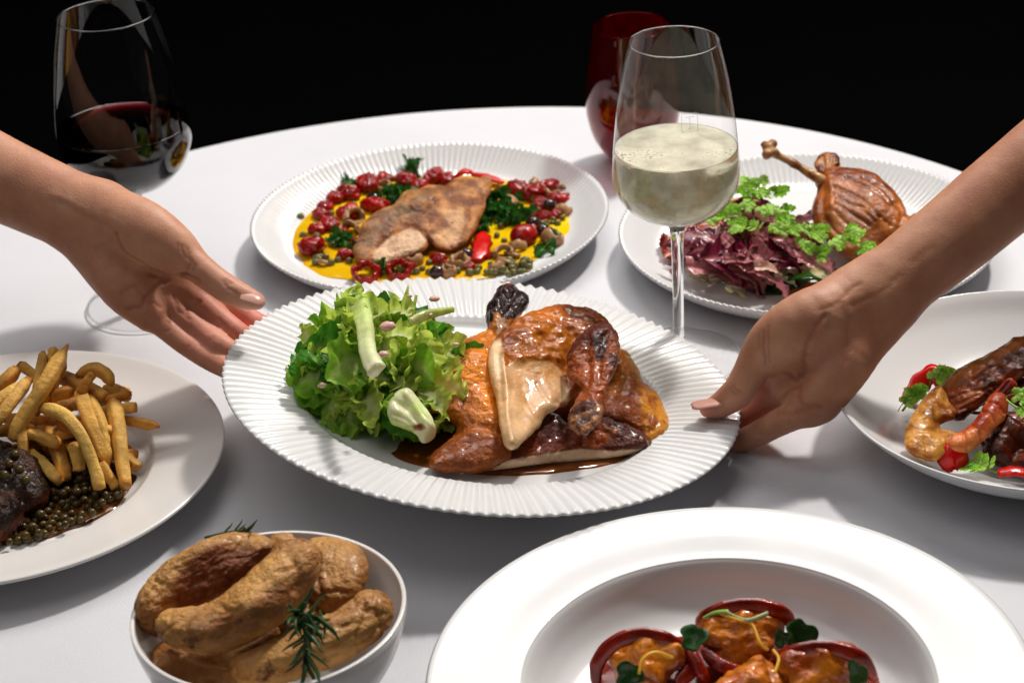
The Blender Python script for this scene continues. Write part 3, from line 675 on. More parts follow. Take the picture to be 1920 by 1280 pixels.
def mesh_of(name, V, F, mat, col=None, smooth=True):
    me = bpy.data.meshes.new(name); me.from_pydata(np.asarray(V).tolist(), [], [tuple(int(x) for x in f) for f in F])
    me.polygons.foreach_set('use_smooth', [smooth]*len(me.polygons))
    if col is not None:
        a = me.color_attributes.new('Col', 'FLOAT_COLOR', 'POINT'); c = np.ones((len(V), 4)); c[:, :3] = np.clip(col, 0, 1); a.data.foreach_set('color', c.ravel())
    me.materials.append(mat); me.update(); return me
def pool(name, c, outline, z0, th, mat, label, cat='sauce', nrm_=None, org=None, seed=0, rough=.02):
    """a thin lens of sauce: outline = world points around, centre c"""
    O = np.array(outline); n = 96
    q = crspline(np.vstack([O, O[:1]]), n+1)[:n]; up = np.array([0, 0, 1.]) if nrm_ is None else nrm_
    d = q-c; q = c+d*(1+rough*noise(q, 90, seed)*3)[:, None]
    V = [c+up*th]; F = []
    for f, hgt in ((.25, 1), (.5, 1), (.75, .98), (.9, .9), (.97, .6), (1., .0)):
        V += list(c+(q-c)*f+up*th*hgt*(1+.0*f))
    V = np.array(V)
    F += [(0, 1+k, 1+(k+1) % n) for k in range(n)]
    for r_ in range(5): F += [(1+r_*n+k, 1+(r_+1)*n+k, 1+(r_+1)*n+(k+1) % n, 1+r_*n+(k+1) % n) for k in range(n)]
    V = V+up*z0
    return mk(name, V, F, mat, label=label, cat=cat, kind='stuff')
# ------------------------------------------------------------------ roast chicken
m_glaze = food('glazed_skin', attr=True, scale=55, rough=.24, rvar=.1, bump=.0030, bscale=230, coat=1., coatr=.05, sss=.05, sssr=(.004, .0012, .0005), spots=(.045, .012, .006), spotscale=85, spotpos=.66, spec=.4)
m_meat = food('chicken_meat', attr=True, scale=90, rough=.33, rvar=.1, bump=.0006, bscale=260, sss=.25, sssr=(.005, .003, .0015), coat=.3, coatr=.2)
m_cut = food('cut_chicken', attr=True, scale=45, rough=.30, rvar=.1, bump=.0011, bscale=190, coat=.9, coatr=.07, sss=.15, sssr=(.004, .002, .001), spec=.4)
CH_OR, CH_BR, CH_DK, CH_FL, CH_GO = (.56, .125, .012), (.20, .030, .006), (.035, .009, .005), (.78, .50, .28), (.72, .33, .05)
def wrinkle(V, Nn, s=70, a=.0011, seed=0):
    return a*(1-2*np.abs(fbm(V, s, 3, seed)))+a*.35*fbm(V, s*4, 3, seed+3)
def ch_col(V, Nn, seed=0, base=CH_OR, dark=CH_BR, bias=0.):
    n1 = fbm(V, 38, 4, seed); n2 = fbm(V, 120, 3, seed+9)
    c = mixc(base, dark, .5+1.1*n1+bias); c = mixc(1, 1, n1*0)*c
    w = np.clip(-.55+n2*.9+.4*n1, 0, 1)[:, None]; return c*(1-w)+np.array(CH_DK)*w
def pix(V):
    Q = V-CAM_POS; dep = Q@CAM_FWD; return 960+CAM_F*(Q@CAM_RIGHT)/dep, 640-CAM_F*(Q@CAM_UP)/dep, dep
def seg_dist(x, y, pl, closed=True):
    p = np.asarray(pl, float); q = np.roll(p, -1, 0) if closed else p[1:]; p0 = p if closed else p[:-1]
    d = np.full(len(x), 1e9); ins = np.zeros(len(x), bool)
    for (ax_, ay), (bx, by) in zip(p0, q):
        vx, vy = bx-ax_, by-ay; t = np.clip(((x-ax_)*vx+(y-ay)*vy)/(vx*vx+vy*vy+1e-9), 0, 1)
        d = np.minimum(d, (x-ax_-t*vx)**2+(y-ay-t*vy)**2)
        if closed: ins ^= ((ay > y) != (by > y)) & (x < vx*(y-ay)/(vy+1e-12)+ax_)
    d = np.sqrt(d); return np.where(ins, d, -d) if closed else d
def zt(ox, oy, sc): return lambda pts: [(ox+a/sc, oy+b/sc) for a, b in pts]
def smooth_poly(pl, n=90):
    p = np.asarray(pl, float); q = crspline(np.vstack([p[-1:], p, p[:2]]), int(n*1.1)); 
    P = np.vstack([2*p[0]-p[1], p]); out = []
    m = len(p)
    for t in np.linspace(0, m, n, endpoint=False):
        i = int(t); u = t-i; a, b, c, d = p[(i-1) % m], p[i % m], p[(i+1) % m], p[(i+2) % m]
        out.append(.5*(2*b+(c-a)*u+(2*a-5*b+4*c-d)*u*u+(3*b-a-3*c+d)*u**3))
    return np.array(out)
def puff(name, poly_, hlist, f, T, w, mat, colfn, label, cat, creases=(), disp=None, h=.0011, floor=None, group=None, back=1., parent=None, sm=2):
    """a rounded solid standing where it is seen: outline, heights above its plate [(x,y,h)], half thickness T, edge radius w (mm)"""
    pl = smooth_poly(poly_); ctrl = np.array(hlist, float)
    cen = f(*pl.mean(0), float(ctrl[:, 2].mean())); ppm = CAM_F/((cen-CAM_POS)@CAM_FWD)*MM
    # mid depth as a smooth function of the pixel: plane fit + rbf of the control depths
    dc = np.array([(f(x, y, hh)-CAM_POS)@CAM_FWD for x, y, hh in ctrl])
    A_ = np.c_[ctrl[:, :2], np.ones(len(ctrl))]; co = np.linalg.lstsq(A_, dc, rcond=None)[0]; rs_ = dc-A_@co; L0 = 70.
    def mid(x, y):
        w_ = [1/((x-a)**2+(y-b)**2+L0) for a, b in ctrl[:, :2]]; s_ = sum(w_); return co[0]*x+co[1]*y+co[2]+sum(a*b for a, b in zip(w_, rs_))/s_
    pts = np.array([at(x, y, mid(x, y)+k*T*MM*1.3) for x, y in pl for k in (-1, back)]+[at(x, y, d+k*T*MM*1.3) for (x, y), d in zip(ctrl[:, :2], dc) for k in (-1, back)])
    def fn(P):
        x, y, dep = pix(P); d2 = seg_dist(x, y, pl)/ppm+.8
        t = np.minimum(d2/w, 1.); u = (dep-mid(x, y))/MM; u = np.where(u > 0, u/(T*back), u/T)
        D = (np.sqrt(u*u+(1-t)**2)-1)*min(T, w)*MM
        return smax(D, floor(P), .0006) if floor else D
    V, F = nets(fn, pts.min(0)-.003, pts.max(0)+.003, h, 4); V = smooth_mesh(V, F, sm, .5); Nn = vnormals(V, F); x, y, dep = pix(V)
    V0 = V; fac = sstep(-.1, .5, (Nn*(CAM_POS-V)/np.linalg.norm(CAM_POS-V, axis=1)[:, None]).sum(1)); g = np.zeros(len(V))
    for pts_, cw, amp in creases:
        q = crspline(pts_, max(6, 5*len(pts_))) if len(pts_) > 2 else pts_
        g += amp*MM*np.exp(-(seg_dist(x, y, q, False)/ppm/cw)**2)
    V = V-Nn*(g*fac)[:, None]
    if disp is not None: V = V+Nn*disp(V0, Nn)[:, None]
    c = np.clip(colfn(V0, Nn, x, y), 0, 1)
    return mk(name, V, F, mat, parent, col=c, label=label, cat=cat, group=group)
Z7 = zt(780, 520, 2.783)
def pfloor(P): return -((P-HC)@HN+.0146)
def region(x, y, pl, soft=4): return sstep(-soft, soft, seg_dist(x, y, pl))
def mixw(c, d, w): return c*(1-w[:, None])+np.asarray(d)*w[:, None]
leg_p = Z7([(410,100),(440,55),(490,42),(530,72),(575,92),(584,135),(550,185),(495,240),(470,290),(470,400),(470,560),(480,720),(500,860),(500,930),(430,975),(330,1002),(220,1015),(130,1005),(85,985),(80,945),(150,880),(215,820),(222,770),(190,735),(130,700),(70,692),(75,662),(105,632),(62,592),(62,540),(100,465),(170,395),(260,335),(330,305),(385,265),(372,215),(372,165)])
def leg_col(V, Nn, x, y):
    c = ch_col(V, Nn, 3, base=(.84, .31, .022), dark=(.42, .11, .010), bias=-.12)
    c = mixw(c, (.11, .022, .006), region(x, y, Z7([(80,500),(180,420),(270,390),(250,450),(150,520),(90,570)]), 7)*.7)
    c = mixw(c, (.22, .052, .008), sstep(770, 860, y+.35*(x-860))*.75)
    c = mixw(c, (.66, .22, .03), region(x, y, Z7([(80,670),(200,600),(230,650),(210,760),(140,700)]), 5)*.6)
    c = mixw(c, (.60, .38, .24), region(x, y, Z7([(415,215),(440,185),(490,235),(455,285),(425,300),(405,260)]), 3))
    return mixw(c, (.040, .010, .006), region(x, y, Z7([(360,160),(400,90),(440,40),(600,60),(600,140),(520,215),(470,220),(425,180),(400,230),(365,250)]), 3))
lumps_ = [(Z7(p), 2.1, -2.8) for p in ([(455,80),(470,75)], [(500,65),(510,70)], [(545,95),(555,100)], [(560,130),(566,132)], [(420,130),(425,135)], [(470,150),(480,155)], [(520,150),(528,160)], [(400,190),(402,195)])]
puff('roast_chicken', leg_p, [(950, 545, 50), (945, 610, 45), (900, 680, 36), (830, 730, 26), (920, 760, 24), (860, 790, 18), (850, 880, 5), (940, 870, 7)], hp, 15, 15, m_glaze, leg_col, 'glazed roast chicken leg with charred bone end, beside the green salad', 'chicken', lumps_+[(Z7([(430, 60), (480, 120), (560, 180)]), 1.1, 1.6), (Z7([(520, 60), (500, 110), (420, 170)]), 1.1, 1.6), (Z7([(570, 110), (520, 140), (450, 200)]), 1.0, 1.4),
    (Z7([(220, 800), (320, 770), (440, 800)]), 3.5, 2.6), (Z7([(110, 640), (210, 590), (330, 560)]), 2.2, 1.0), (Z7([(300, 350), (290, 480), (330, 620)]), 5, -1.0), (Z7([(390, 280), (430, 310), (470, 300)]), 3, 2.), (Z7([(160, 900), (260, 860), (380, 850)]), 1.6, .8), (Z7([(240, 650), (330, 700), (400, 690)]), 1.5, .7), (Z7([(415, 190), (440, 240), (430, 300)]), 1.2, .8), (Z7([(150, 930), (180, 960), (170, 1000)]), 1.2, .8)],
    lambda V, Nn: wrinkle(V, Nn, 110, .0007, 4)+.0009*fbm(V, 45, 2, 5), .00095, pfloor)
sl_p = Z7([(300,965),(400,880),(460,800),(560,760),(640,740),(690,705),(745,735),(800,785),(870,800),(940,745),(1000,738),(1080,768),(1150,800),(1215,850),(1200,885),(1100,920),(900,948),(700,962),(500,988),(330,1008),(225,1018)])
edge_l = Z7([(225, 1012), (330, 985), (600, 930), (860, 893), (1000, 905), (1200, 892), (1200, 940), (800, 990), (225, 1040)])
def sl_col(V, Nn, x, y):
    c = ch_col(V, Nn, 41, base=(.38, .078, .010), dark=(.14, .028, .006), bias=.05)
    c = mixw(c, (.56, .15, .02), region(x, y, Z7([(880,850),(960,770),(1060,790),(1000,860),(900,890)]), 6)*.8*(.5+.5*sstep(-.3, .3, fbm(V, 150, 3, 4))))
    return mixw(c, (.82, .60, .42), region(x, y, edge_l, 1.5))
puff('roast_chicken', sl_p, [(940, 800, 18), (1030, 790, 18), (1120, 800, 14), (1205, 830, 8), (1100, 848, 3), (900, 880, 2), (980, 850, 7)], hp, 9, 8, m_glaze, sl_col, 'dark crisp skinned chicken slice lying lowest at the front of the plate', 'chicken', [
    (Z7([(600, 800), (640, 860), (620, 910)]), 2, 1.2), (Z7([(700, 740), (730, 800), (800, 840), (870, 860)]), 2., 1.5), (Z7([(870, 800), (865, 870)]), 2, 1.5), (Z7([(640, 790), (720, 850), (800, 890)]), 1.6, 1.), (Z7([(940, 790), (1010, 820), (1080, 840)]), 1.3, .8), (Z7([(1020, 770), (1100, 810), (1160, 840)]), 1.3, .8)],
    lambda V, Nn: wrinkle(V, Nn, 120, .0008, 31)*(1-region(*pix(V)[:2], edge_l, 2)), .00095, pfloor)
th_p = Z7([(1040,395),(1080,388),(1120,425),(1160,495),(1182,548),(1225,580),(1262,630),(1290,690),(1312,750),(1302,805),(1255,842),(1215,862),(1150,800),(1080,765),(980,740),(940,700),(950,600),(990,520),(1020,450)])
def th_col(V, Nn, x, y):
    c = ch_col(V, Nn, 61, base=(.76, .28, .022), dark=(.38, .10, .010), bias=-.05)
    w = region(x, y, Z7([(1150,600),(1210,570),(1330,680),(1330,820),(1210,880),(1200,760),(1180,680)]), 8); c = mixw(c, mixc((.78, .36, .035), (.42, .10, .01), sstep(-.1, .6, fbm(V, 90, 3, 7))), w)
    return mixw(c, (.74, .46, .20), region(x, y, Z7([(1075,380),(1130,420),(1190,540),(1160,545),(1120,470)]), 3)*.8)
puff('roast_chicken', th_p, [(1165, 665, 26), (1190, 700, 24), (1225, 740, 18), (1245, 800, 8), (1215, 825, 3), (1140, 780, 14), (1130, 700, 22)], hp, 12, 11, m_glaze, th_col, 'golden skinned chicken thigh piece at the right side of the heap', 'chicken', [
    (Z7([(1210, 590), (1230, 660), (1200, 720), (1210, 800)]), 2., 1.4), (Z7([(1250, 640), (1270, 720), (1240, 800)]), 1.6, 1.0), (Z7([(1100, 480), (1090, 560), (1060, 640)]), 2.5, 1.3), (Z7([(1150, 560), (1130, 640), (1150, 720)]), 1.8, .9)],
    lambda V, Nn: wrinkle(V, Nn, 100, .0006, 51)+.0008*fbm(V, 50, 2, 5), .00095, pfloor)
br_p = Z7([(386,385),(400,345),(440,308),(485,275),(540,222),(600,186),(680,160),(730,150),(800,158),(880,166),(950,190),(1005,245),(1040,300),(1040,400),(1000,500),(920,600),(850,600),(800,640),(770,665),(715,692),(670,718),(635,780),(570,840),(520,884),(490,893),(462,862),(438,745),(424,640),(402,560),(382,460)])
flesh_p = Z7([(370,400),(400,330),(440,318),(452,380),(462,470),(520,430),(610,425),(700,440),(770,480),(800,560),(800,640),(700,720),(600,830),(500,910),(450,870),(420,700),(370,500)])
def br_col(V, Nn, x, y):
    c = ch_col(V, Nn, 21, base=(.66, .225, .022), dark=(.28, .070, .010), bias=-.05)
    c = mixw(c, (.52, .19, .025), region(x, y, Z7([(470,430),(520,330),(640,270),(780,260),(860,300),(800,400),(800,520),(700,450),(560,430)]), 9)*.75)
    w = region(x, y, flesh_p, 3.5); gl = np.clip(.12+.75*sstep(760, 670, y)*sstep(930, 1000, x)+.5*fbm(V, 45, 3, 5)*sstep(830, 740, y), 0, .9)
    return mixw(c, mixc((.90, .66, .42), (.64, .30, .075), gl), w)
puff('roast_chicken', br_p, [(930, 650, 46), (1000, 600, 54), (1060, 580, 54), (1120, 600, 50), (1000, 660, 44), (960, 720, 36), (1050, 700, 32), (1030, 760, 28), (958, 830, 26), (1100, 720, 30)], hp, 13, 12, m_cut, br_col, 'cut roast chicken breast with pale meat showing, on top of the other pieces', 'chicken', [
    (Z7([(452, 400), (470, 560), (480, 720), (500, 860)]), 2.0, -1.6), (Z7([(430, 360), (440, 500), (445, 640)]), 2.2, .8), (Z7([(560, 480), (600, 600), (560, 720)]), 9, 3.2), (Z7([(520, 430), (620, 400), (740, 420)]), 2.2, -1.4), (Z7([(780, 440), (790, 560), (760, 650)]), 4, 2.5), (Z7([(560, 560), (620, 680), (640, 740)]), 1.2, .5), (Z7([(640, 540), (690, 640)]), 1.2, .5),
    (Z7([(830, 320), (800, 420), (800, 520)]), 4, 3.0), (Z7([(640, 290), (700, 330), (760, 310)]), 2., 1.0)],
    lambda V, Nn: (wrinkle(V, Nn, 100, .0007, 14)+.0010*fbm(V, 150, 2, 15))*(1-.85*region(*pix(V)[:2], flesh_p, 3)), .00095, pfloor)
wg_p = Z7([(800,400),(850,318),(925,262),(990,240),(1040,290),(1054,365),(1042,450),(1006,540),(976,600),(966,650),(972,705),(938,765),(885,812),(832,803),(800,772),(806,715),(838,650),(868,590),(850,560),(815,520),(798,455)])
def wg_col(V, Nn, x, y):
    c = ch_col(V, Nn, 71, base=(.46, .12, .014), dark=(.15, .030, .006), bias=.1)
    c = mixw(c, (.035, .012, .010), region(x, y, Z7([(930,300),(990,290),(1000,360),(980,420),(940,430),(925,370)]), 4)*.85)
    return mixw(c, mixc((.50, .24, .11), (.13, .035, .015), sstep(-.3, .3, fbm(V, 160, 3, 5))), region(x, y, Z7([(780,800),(800,690),(850,650),(980,660),(960,780),(880,830)]), 6))
puff('roast_chicken', wg_p, [(1110, 625, 60), (1140, 640, 58), (1145, 690, 52), (1125, 740, 44), (1100, 795, 36), (1080, 690, 46)], hp, 8, 8, m_glaze, wg_col, 'folded chicken wing bone with gnarled tip hanging down over the breast', 'chicken', [
    (Z7([(900, 330), (890, 430), (905, 520), (870, 600)]), 2.6, 1.9), (Z7([(985, 300), (960, 420), (960, 520)]), 2.0, 1.2), (Z7([(1010, 420), (985, 500), (960, 570)]), 1., .7), (Z7([(1025, 400), (1000, 500), (975, 560)]), .9, .6), (Z7([(820, 740), (860, 700), (900, 690)]), 1.2, .9), (Z7([(850, 800), (870, 750), (920, 730)]), 1.2, .9), (Z7([(890, 680), (905, 685)]), 2.2, -1.4), (Z7([(840, 760), (845, 765)]), 2.2, -1.4), (Z7([(930, 740), (935, 745)]), 2.2, -1.2)],
    lambda V, Nn: wrinkle(V, Nn, 130, .0007, 54), .0009)
m_jus = food('brown_jus', (.30, .105, .02), (.16, .05, .012), scale=30, rough=.08, rvar=.03, coat=.6, spec=.6)
pool('roasting_jus', hp(990, 850, 0), [hp(*p, 0) for p in [(728, 850), (770, 815), (860, 790), (1000, 770), (1150, 700), (1215, 720), (1245, 790), (1215, 845), (1150, 870), (1050, 887), (930, 893), (840, 885), (770, 872)]], .0003, .0012, m_jus, 'thin brown roasting juices pooled under the chicken pieces', nrm_=HN)
# ------------------------------------------------------------------ green salad
def leaf_mat(name, rough=.32, trans=.5, bump=.0006):
    return food(name, attr=True, scale=120, rough=rough, rvar=.12, bump=bump, bscale=240, trans=trans, spec=.5, coat=.25, coatr=.15)
m_leaf = leaf_mat('salad_leaf')
def leaf_mesh(kind, seed, L_=.05, W_=.02, nu=34, nv=15):
    """a leaf in local space: starts at the origin, runs along +x, up +z; colour from rib to edge"""
    r = np.random.default_rng(seed); u = np.linspace(0, 1, nu); v = np.linspace(-1, 1, nv)
    U, Vv = np.meshgrid(u, v, indexing='ij'); a1, a2, p1_, p2_ = r.uniform(.6, 1.4, 4)
    if kind == 'frisee': wid = W_*(.18+.95*np.sin(np.pi*U**.8)**.7); jag = 1-.40*np.abs(((U*6*a1+.1*Vv) % 1)*2-1)**1.2*np.abs(Vv)**2; ruf = .26
    elif kind == 'round': wid = W_*(.10+1.25*np.sin(np.pi*np.clip(U, 0, 1)**1.25)**.8); jag = 1-.04*np.sin(U*40)*np.abs(Vv); ruf = .10
    elif kind == 'long': wid = W_*(.14+.9*np.sin(np.pi*U**1.1)**.8); jag = 1-.22*np.abs(((U*5*a1) % 1)*2-1)*np.abs(Vv); ruf = .14
    else: wid = W_*(.5+.4*U-.2*U*U); jag = 1+.05*np.sin(U*23); ruf = .10   # rib
    bend = r.uniform(.6, 1.9); th_ = bend*U*(1+.3*np.sin(3*U*p1_)); dx = L_/(nu-1)
    cx = np.cumsum(np.cos(th_[:, 0]))*dx; cz = -np.cumsum(np.sin(th_[:, 0]))*dx
    cx -= cx[0]; cz -= cz[0]
    w = wid*jag*Vv
    cup = r.uniform(-.2, .9)
    off = ruf*W_*np.abs(Vv)**1.5*(np.sin(U*24*a2+3*Vv+p1_*6)+.6*np.sin(U*43*a1-2*Vv+p2_*9))+cup*W_*Vv**2*.5
    if kind == 'frisee': w = w+.12*W_*np.sin(U*37+5*Vv)*np.abs(Vv)
    nx, nz = np.sin(th_), np.cos(th_)
    X = cx[:, None]+nx*off+.06*L_*np.sin(U*9+p2_)*Vv*.4; Z = cz[:, None]+nz*off; Y = w+.10*L_*np.sin(U*4*a1+p1_*3)
    V = np.stack([X, Y, Z], -1).reshape(-1, 3)
    # a thickened rib under the middle
    V[:, 2] -= (.0012*np.exp(-(Vv/.13)**2)*(1-U)).ravel()
    F = [(i*nv+j, (i+1)*nv+j, (i+1)*nv+j+1, i*nv+j+1) for i in range(nu-1) for j in range(nv-1)]
    return V, F, np.abs(Vv).ravel(), U.ravel()
def leaf_lib(prefix, kinds, n, L_, W_, edge, mid, rib, mat, seed=0, tipdark=.0):
    lib = []
    for i in range(n):
        k = kinds[i % len(kinds)]; V, F, av, uu = leaf_mesh(k, seed+i*13+1, L_*(.7+.6*((i*37) % 10)/10), W_*(.75+.5*((i*53) % 10)/10))
        j = .75+.5*((i*29) % 10)/10
        w = np.clip(.15+.6*av+.5*uu+.35*fbm(V, 180, 2, i), 0, 1)
        c = mixc(np.array(mid), np.array(edge)*j, w); c = mixc(1, 1, w*0)*c
        wr_ = np.clip((.30-av)/.22, 0, 1)*np.clip(1.15-uu, 0, 1); c = c*(1-wr_[:, None])+np.array(rib)*wr_[:, None]
        if k == 'rib': c = mixc(np.array(rib), np.array(mid), .15+.5*uu*0+.4*av*uu)
        lib.append(mesh_of(prefix, V, F, mat, c))
    return lib
green = leaf_lib('leaf', ['frisee', 'frisee', 'long', 'frisee', 'round'], 26, .050, .021, (.24, .52, .035), (.50, .72, .11), (.78, .84, .42), m_leaf, 5)
light = leaf_lib('leaf', ['frisee', 'frisee', 'frisee', 'long'], 18, .046, .020, (.62, .80, .12), (.80, .88, .36), (.88, .92, .62), m_leaf, 105)
dark = leaf_lib('leaf', ['round', 'long', 'round'], 12, .046, .020, (.06, .25, .02), (.12, .36, .035), (.42, .56, .2), m_leaf, 205)
sal = thing('green_salad', 'heap of curly green endive and soft salad leaves beside the roast chicken', 'salad', tuple(hp(720, 720, 0)))
r_ = np.random.default_rng(11)
SC = [(640, 740, 0), (740, 700, 0), (820, 640, 0), (700, 640, 0), (740, 780, 0)]
def inside_sal(px, py):
    return ((px-725)/165)**2+((py-690-(px-725)*-.32)/150)**2 < 1
base_c = hp(718, 745, 3)
axis_u = nrm(hp(900, 690, 0)-hp(560, 730, 0)); axis_v = np.cross(HN, axis_u)
cnt = 0
for i in range(230):
    # points on the surface of a low dome over an ellipse
    t = r_.uniform(0, 2*math.pi); rad = math.sqrt(r_.uniform(0, 1)); R1, R2, HT = .050, .064, .062
    x, y = rad*math.cos(t), rad*math.sin(t); z = HT*math.sqrt(max(0, 1-rad**2))*r_.uniform(.45, 1.0)
    p = base_c+axis_u*x*R1+axis_v*(y*R2)+HN*z
    out = nrm(axis_u*x/R1+axis_v*y/R2+HN*(.25+z/HT)*18)
    d = nrm(out*.35+axis_u*(x+r_.normal(0, .7))+axis_v*(y+r_.normal(0, .7)))
    n_ = nrm(out+r_.normal(0, .45, 3)); R = np.stack([d, np.cross(n_, d), n_], 1); R[:, 1] = nrm(R[:, 1]); R[:, 2] = np.cross(R[:, 0], R[:, 1])
    q = r_.random(); far = y > .1
    lib = light if q < (.75 if z > .032 or y > .1 else .4) else (dark if q > .84 else green)
    s = r_.uniform(.55, 1.0)*(1.0 if rad < .8 else .8)
    p = p-d*.018*s
    inst('leaf', lib[int(r_.integers(len(lib)))], mat4(R*s, p), sal)
# the pale ribs that stand out
m_rib = food('pale_rib', attr=True, scale=60, rough=.3, bump=.0004, bscale=150, sss=.5, sssr=(.008, .009, .003), coat=.8)
def rib_piece(pts, w, col0, col1, label=None, hollow=.45, parent=sal, name='leaf_rib'):
    q = crspline(pts, 20); nn = 14; V = []; C = []
    T = np.gradient(q, axis=0); x = None
    for i in range(20):
        z = nrm(T[i]); x = nrm(np.cross(z, -CAM_FWD)); y = np.cross(x, z); y = y if y@(-CAM_FWD) > 0 else -y; ww = np.interp(i/19, np.linspace(0, 1, len(w)), w)*MM
        for k in range(nn): 
            a = 2*math.pi*k/nn; V.append(q[i]+x*ww*math.cos(a)*(1+.04*math.sin(i*1.7+k))+y*ww*(.55*math.sin(a)+.12*math.cos(3*a))); C.append(np.array(col0)*(1-i/19)+np.array(col1)*i/19)
    F = [(i*nn+k, i*nn+(k+1) % nn, (i+1)*nn+(k+1) % nn, (i+1)*nn+k) for i in range(19) for k in range(nn)]+[tuple(range(nn))[::-1], tuple(19*nn+k for k in range(nn))]
    return mk(name, np.array(V), F, m_rib, parent, col=np.array(C), label=label)
rib_piece([hp(672, 566, 64), hp(684, 610, 67), hp(690, 660, 68), hp(706, 694, 68)], [7.2, 5.6, 5.2, 6.0], (.58, .74, .26), (.88, .90, .66), 'thick white stem with a cut end lying on the leaves')
Z8 = zt(540, 500, 3.555)
puff('leaf_rib', Z8([(700,880),(740,835),(790,818),(835,850),(900,930),(955,1015),(988,1110),(965,1150),(905,1165),(860,1110),(760,1062),(690,1030),(672,950)]), [(745, 745, 34), (770, 740, 36), (800, 790, 26), (812, 822, 14), (740, 785, 26)], hp, 6, 5, m_rib, lambda V, Nn, x, y: mixw(mixc((.86, .89, .60), (.58, .72, .24), sstep(-.2, .5, fbm(V, 60, 3, 4))), (.34, .12, .03), region(x, y, Z8([(830,1060),(890,1040),(925,1075),(880,1095),(840,1090)]), 2)), 'crinkled pale leaf base stained with brown juices', None, [(Z8([(720, 900), (800, 960), (900, 1080)]), 1.6, 1.2), (Z8([(780, 840), (850, 930), (940, 1060)]), 1.5, -1.1), (Z8([(700, 980), (800, 1030), (880, 1110)]), 1.4, 1.)], lambda V, Nn: .0012*fbm(V, 70, 3, 8), .0011, parent=sal)
rib_piece([hp(770, 605, 62), hp(800, 590, 64), hp(850, 580, 60)], [3.2, 3.4, 2.0], (.74, .72, .42), (.45, .62, .18))
rib_piece([hp(682, 580, 66), hp(655, 566, 64), hp(628, 572, 60)], [3.5, 3.5, 2.5], (.50, .64, .14), (.35, .55, .05))
m_shal = food('shallot', (.80, .56, .50), (.74, .45, .42), scale=140, rough=.25, coat=.4, sss=.2)
for i, (px, py, h, s) in enumerate([(726, 612, 69, 5.4), (718, 664, 63, 3.8), (815, 560, 66, 3.6), (805, 590, 64, 2.4), (694, 548, 62, 2.2), (768, 555, 66, 2.0), (604, 722, 34, 3.0), (855, 645, 52, 2.0)]):
    V, F = lump((s*MM, s*.7*MM, s*.5*MM), i, .18, 1.6, 10, 7); o_ = mk('shallot_piece', V+hp(px, py, h), F, m_shal, label='bit of pale pink shallot on the green salad' if i > 1 else ('largest pink shallot bit right of the white stem' if i == 0 else 'pink shallot bit just below the largest one'), cat='shallot', group='shallot bits in the green salad')
# ------------------------------------------------------------------ fish plate
def FP(px, py, h): return onz(px, py, .006+h*MM)
def poly(f, pts, h=0): return [f(x, y, h) for x, y in pts]
def mixn(base, dark, V, sc, seed, bias=.5, g=1.1): return mixc(base, dark, bias+g*fbm(V, sc, 4, seed))
m_oil = food('yellow_oil', (.84, .62, .012), (.66, .36, .008), scale=14, rough=.07, rvar=.02, coat=.5, sss=.0)
oil = [(536, 438), (548, 400), (600, 362), (680, 338), (760, 322), (860, 318), (960, 330), (1040, 352), (1082, 385), (1080, 430), (1040, 470), (980, 500), (900, 520), (800, 530), (700, 532), (620, 520), (560, 490)]
pool('golden_oil', FP(805, 422, 0), poly(FP, oil), .0006, .0016, m_oil, 'pool of golden yellow oil round the fried fish', cat='oil')
m_fish = food('fried_fish', attr=True, scale=130, rough=.40, rvar=.14, bump=.0018, bscale=300, coat=.15, coatr=.15, spots=(.16, .075, .03), spotscale=160, spotpos=.62, stretch=None)
Z3 = zt(460, 250, 2.743)
fi_p = Z3([(1250,232),(1258,290),(1238,345),(1215,420),(1190,470),(1150,540),(1105,580),(1050,602),(990,585),(940,550),(925,590),(860,620),(780,645),(700,672),(640,660),(575,645),(560,590),(590,540),(605,480),(650,425),(715,388),(765,378),(800,335),(835,300),(900,290),(960,272),(1030,278),(1080,240),(1140,228),(1200,236)])
ff_p = Z3([(660,600),(730,540),(830,490),(895,505),(935,550),(870,625),(700,680),(655,660)]); fg_p = Z3([(1000,400),(1120,380),(1130,460),(1090,570),(1000,570),(950,530),(1060,480)])
def fi_col(V, Nn, x, y):
    c = mixn((.62, .31, .115), (.28, .11, .04), V, 90, 3, .36); c = mixw(c, (.30, .21, .14), np.clip(region(x, y, Z3([(550,600),(640,430),(800,330),(960,300),(900,400),(700,500),(620,640)]), 8)*(.5+fbm(V, 160, 2, 5)*.8), 0, 1)*.8)
    c = mixw(c, (.45, .18, .07), np.exp(-(seg_dist(x, y, Z3([(1250, 300), (1180, 480), (1060, 590), (960, 570), (880, 480), (830, 470)]), False)/4)**2)*.6)
    c = mixw(c, (.82, .58, .40), region(x, y, ff_p, 2.5)); return mixw(c, (.80, .52, .30), region(x, y, fg_p, 4)*.75)
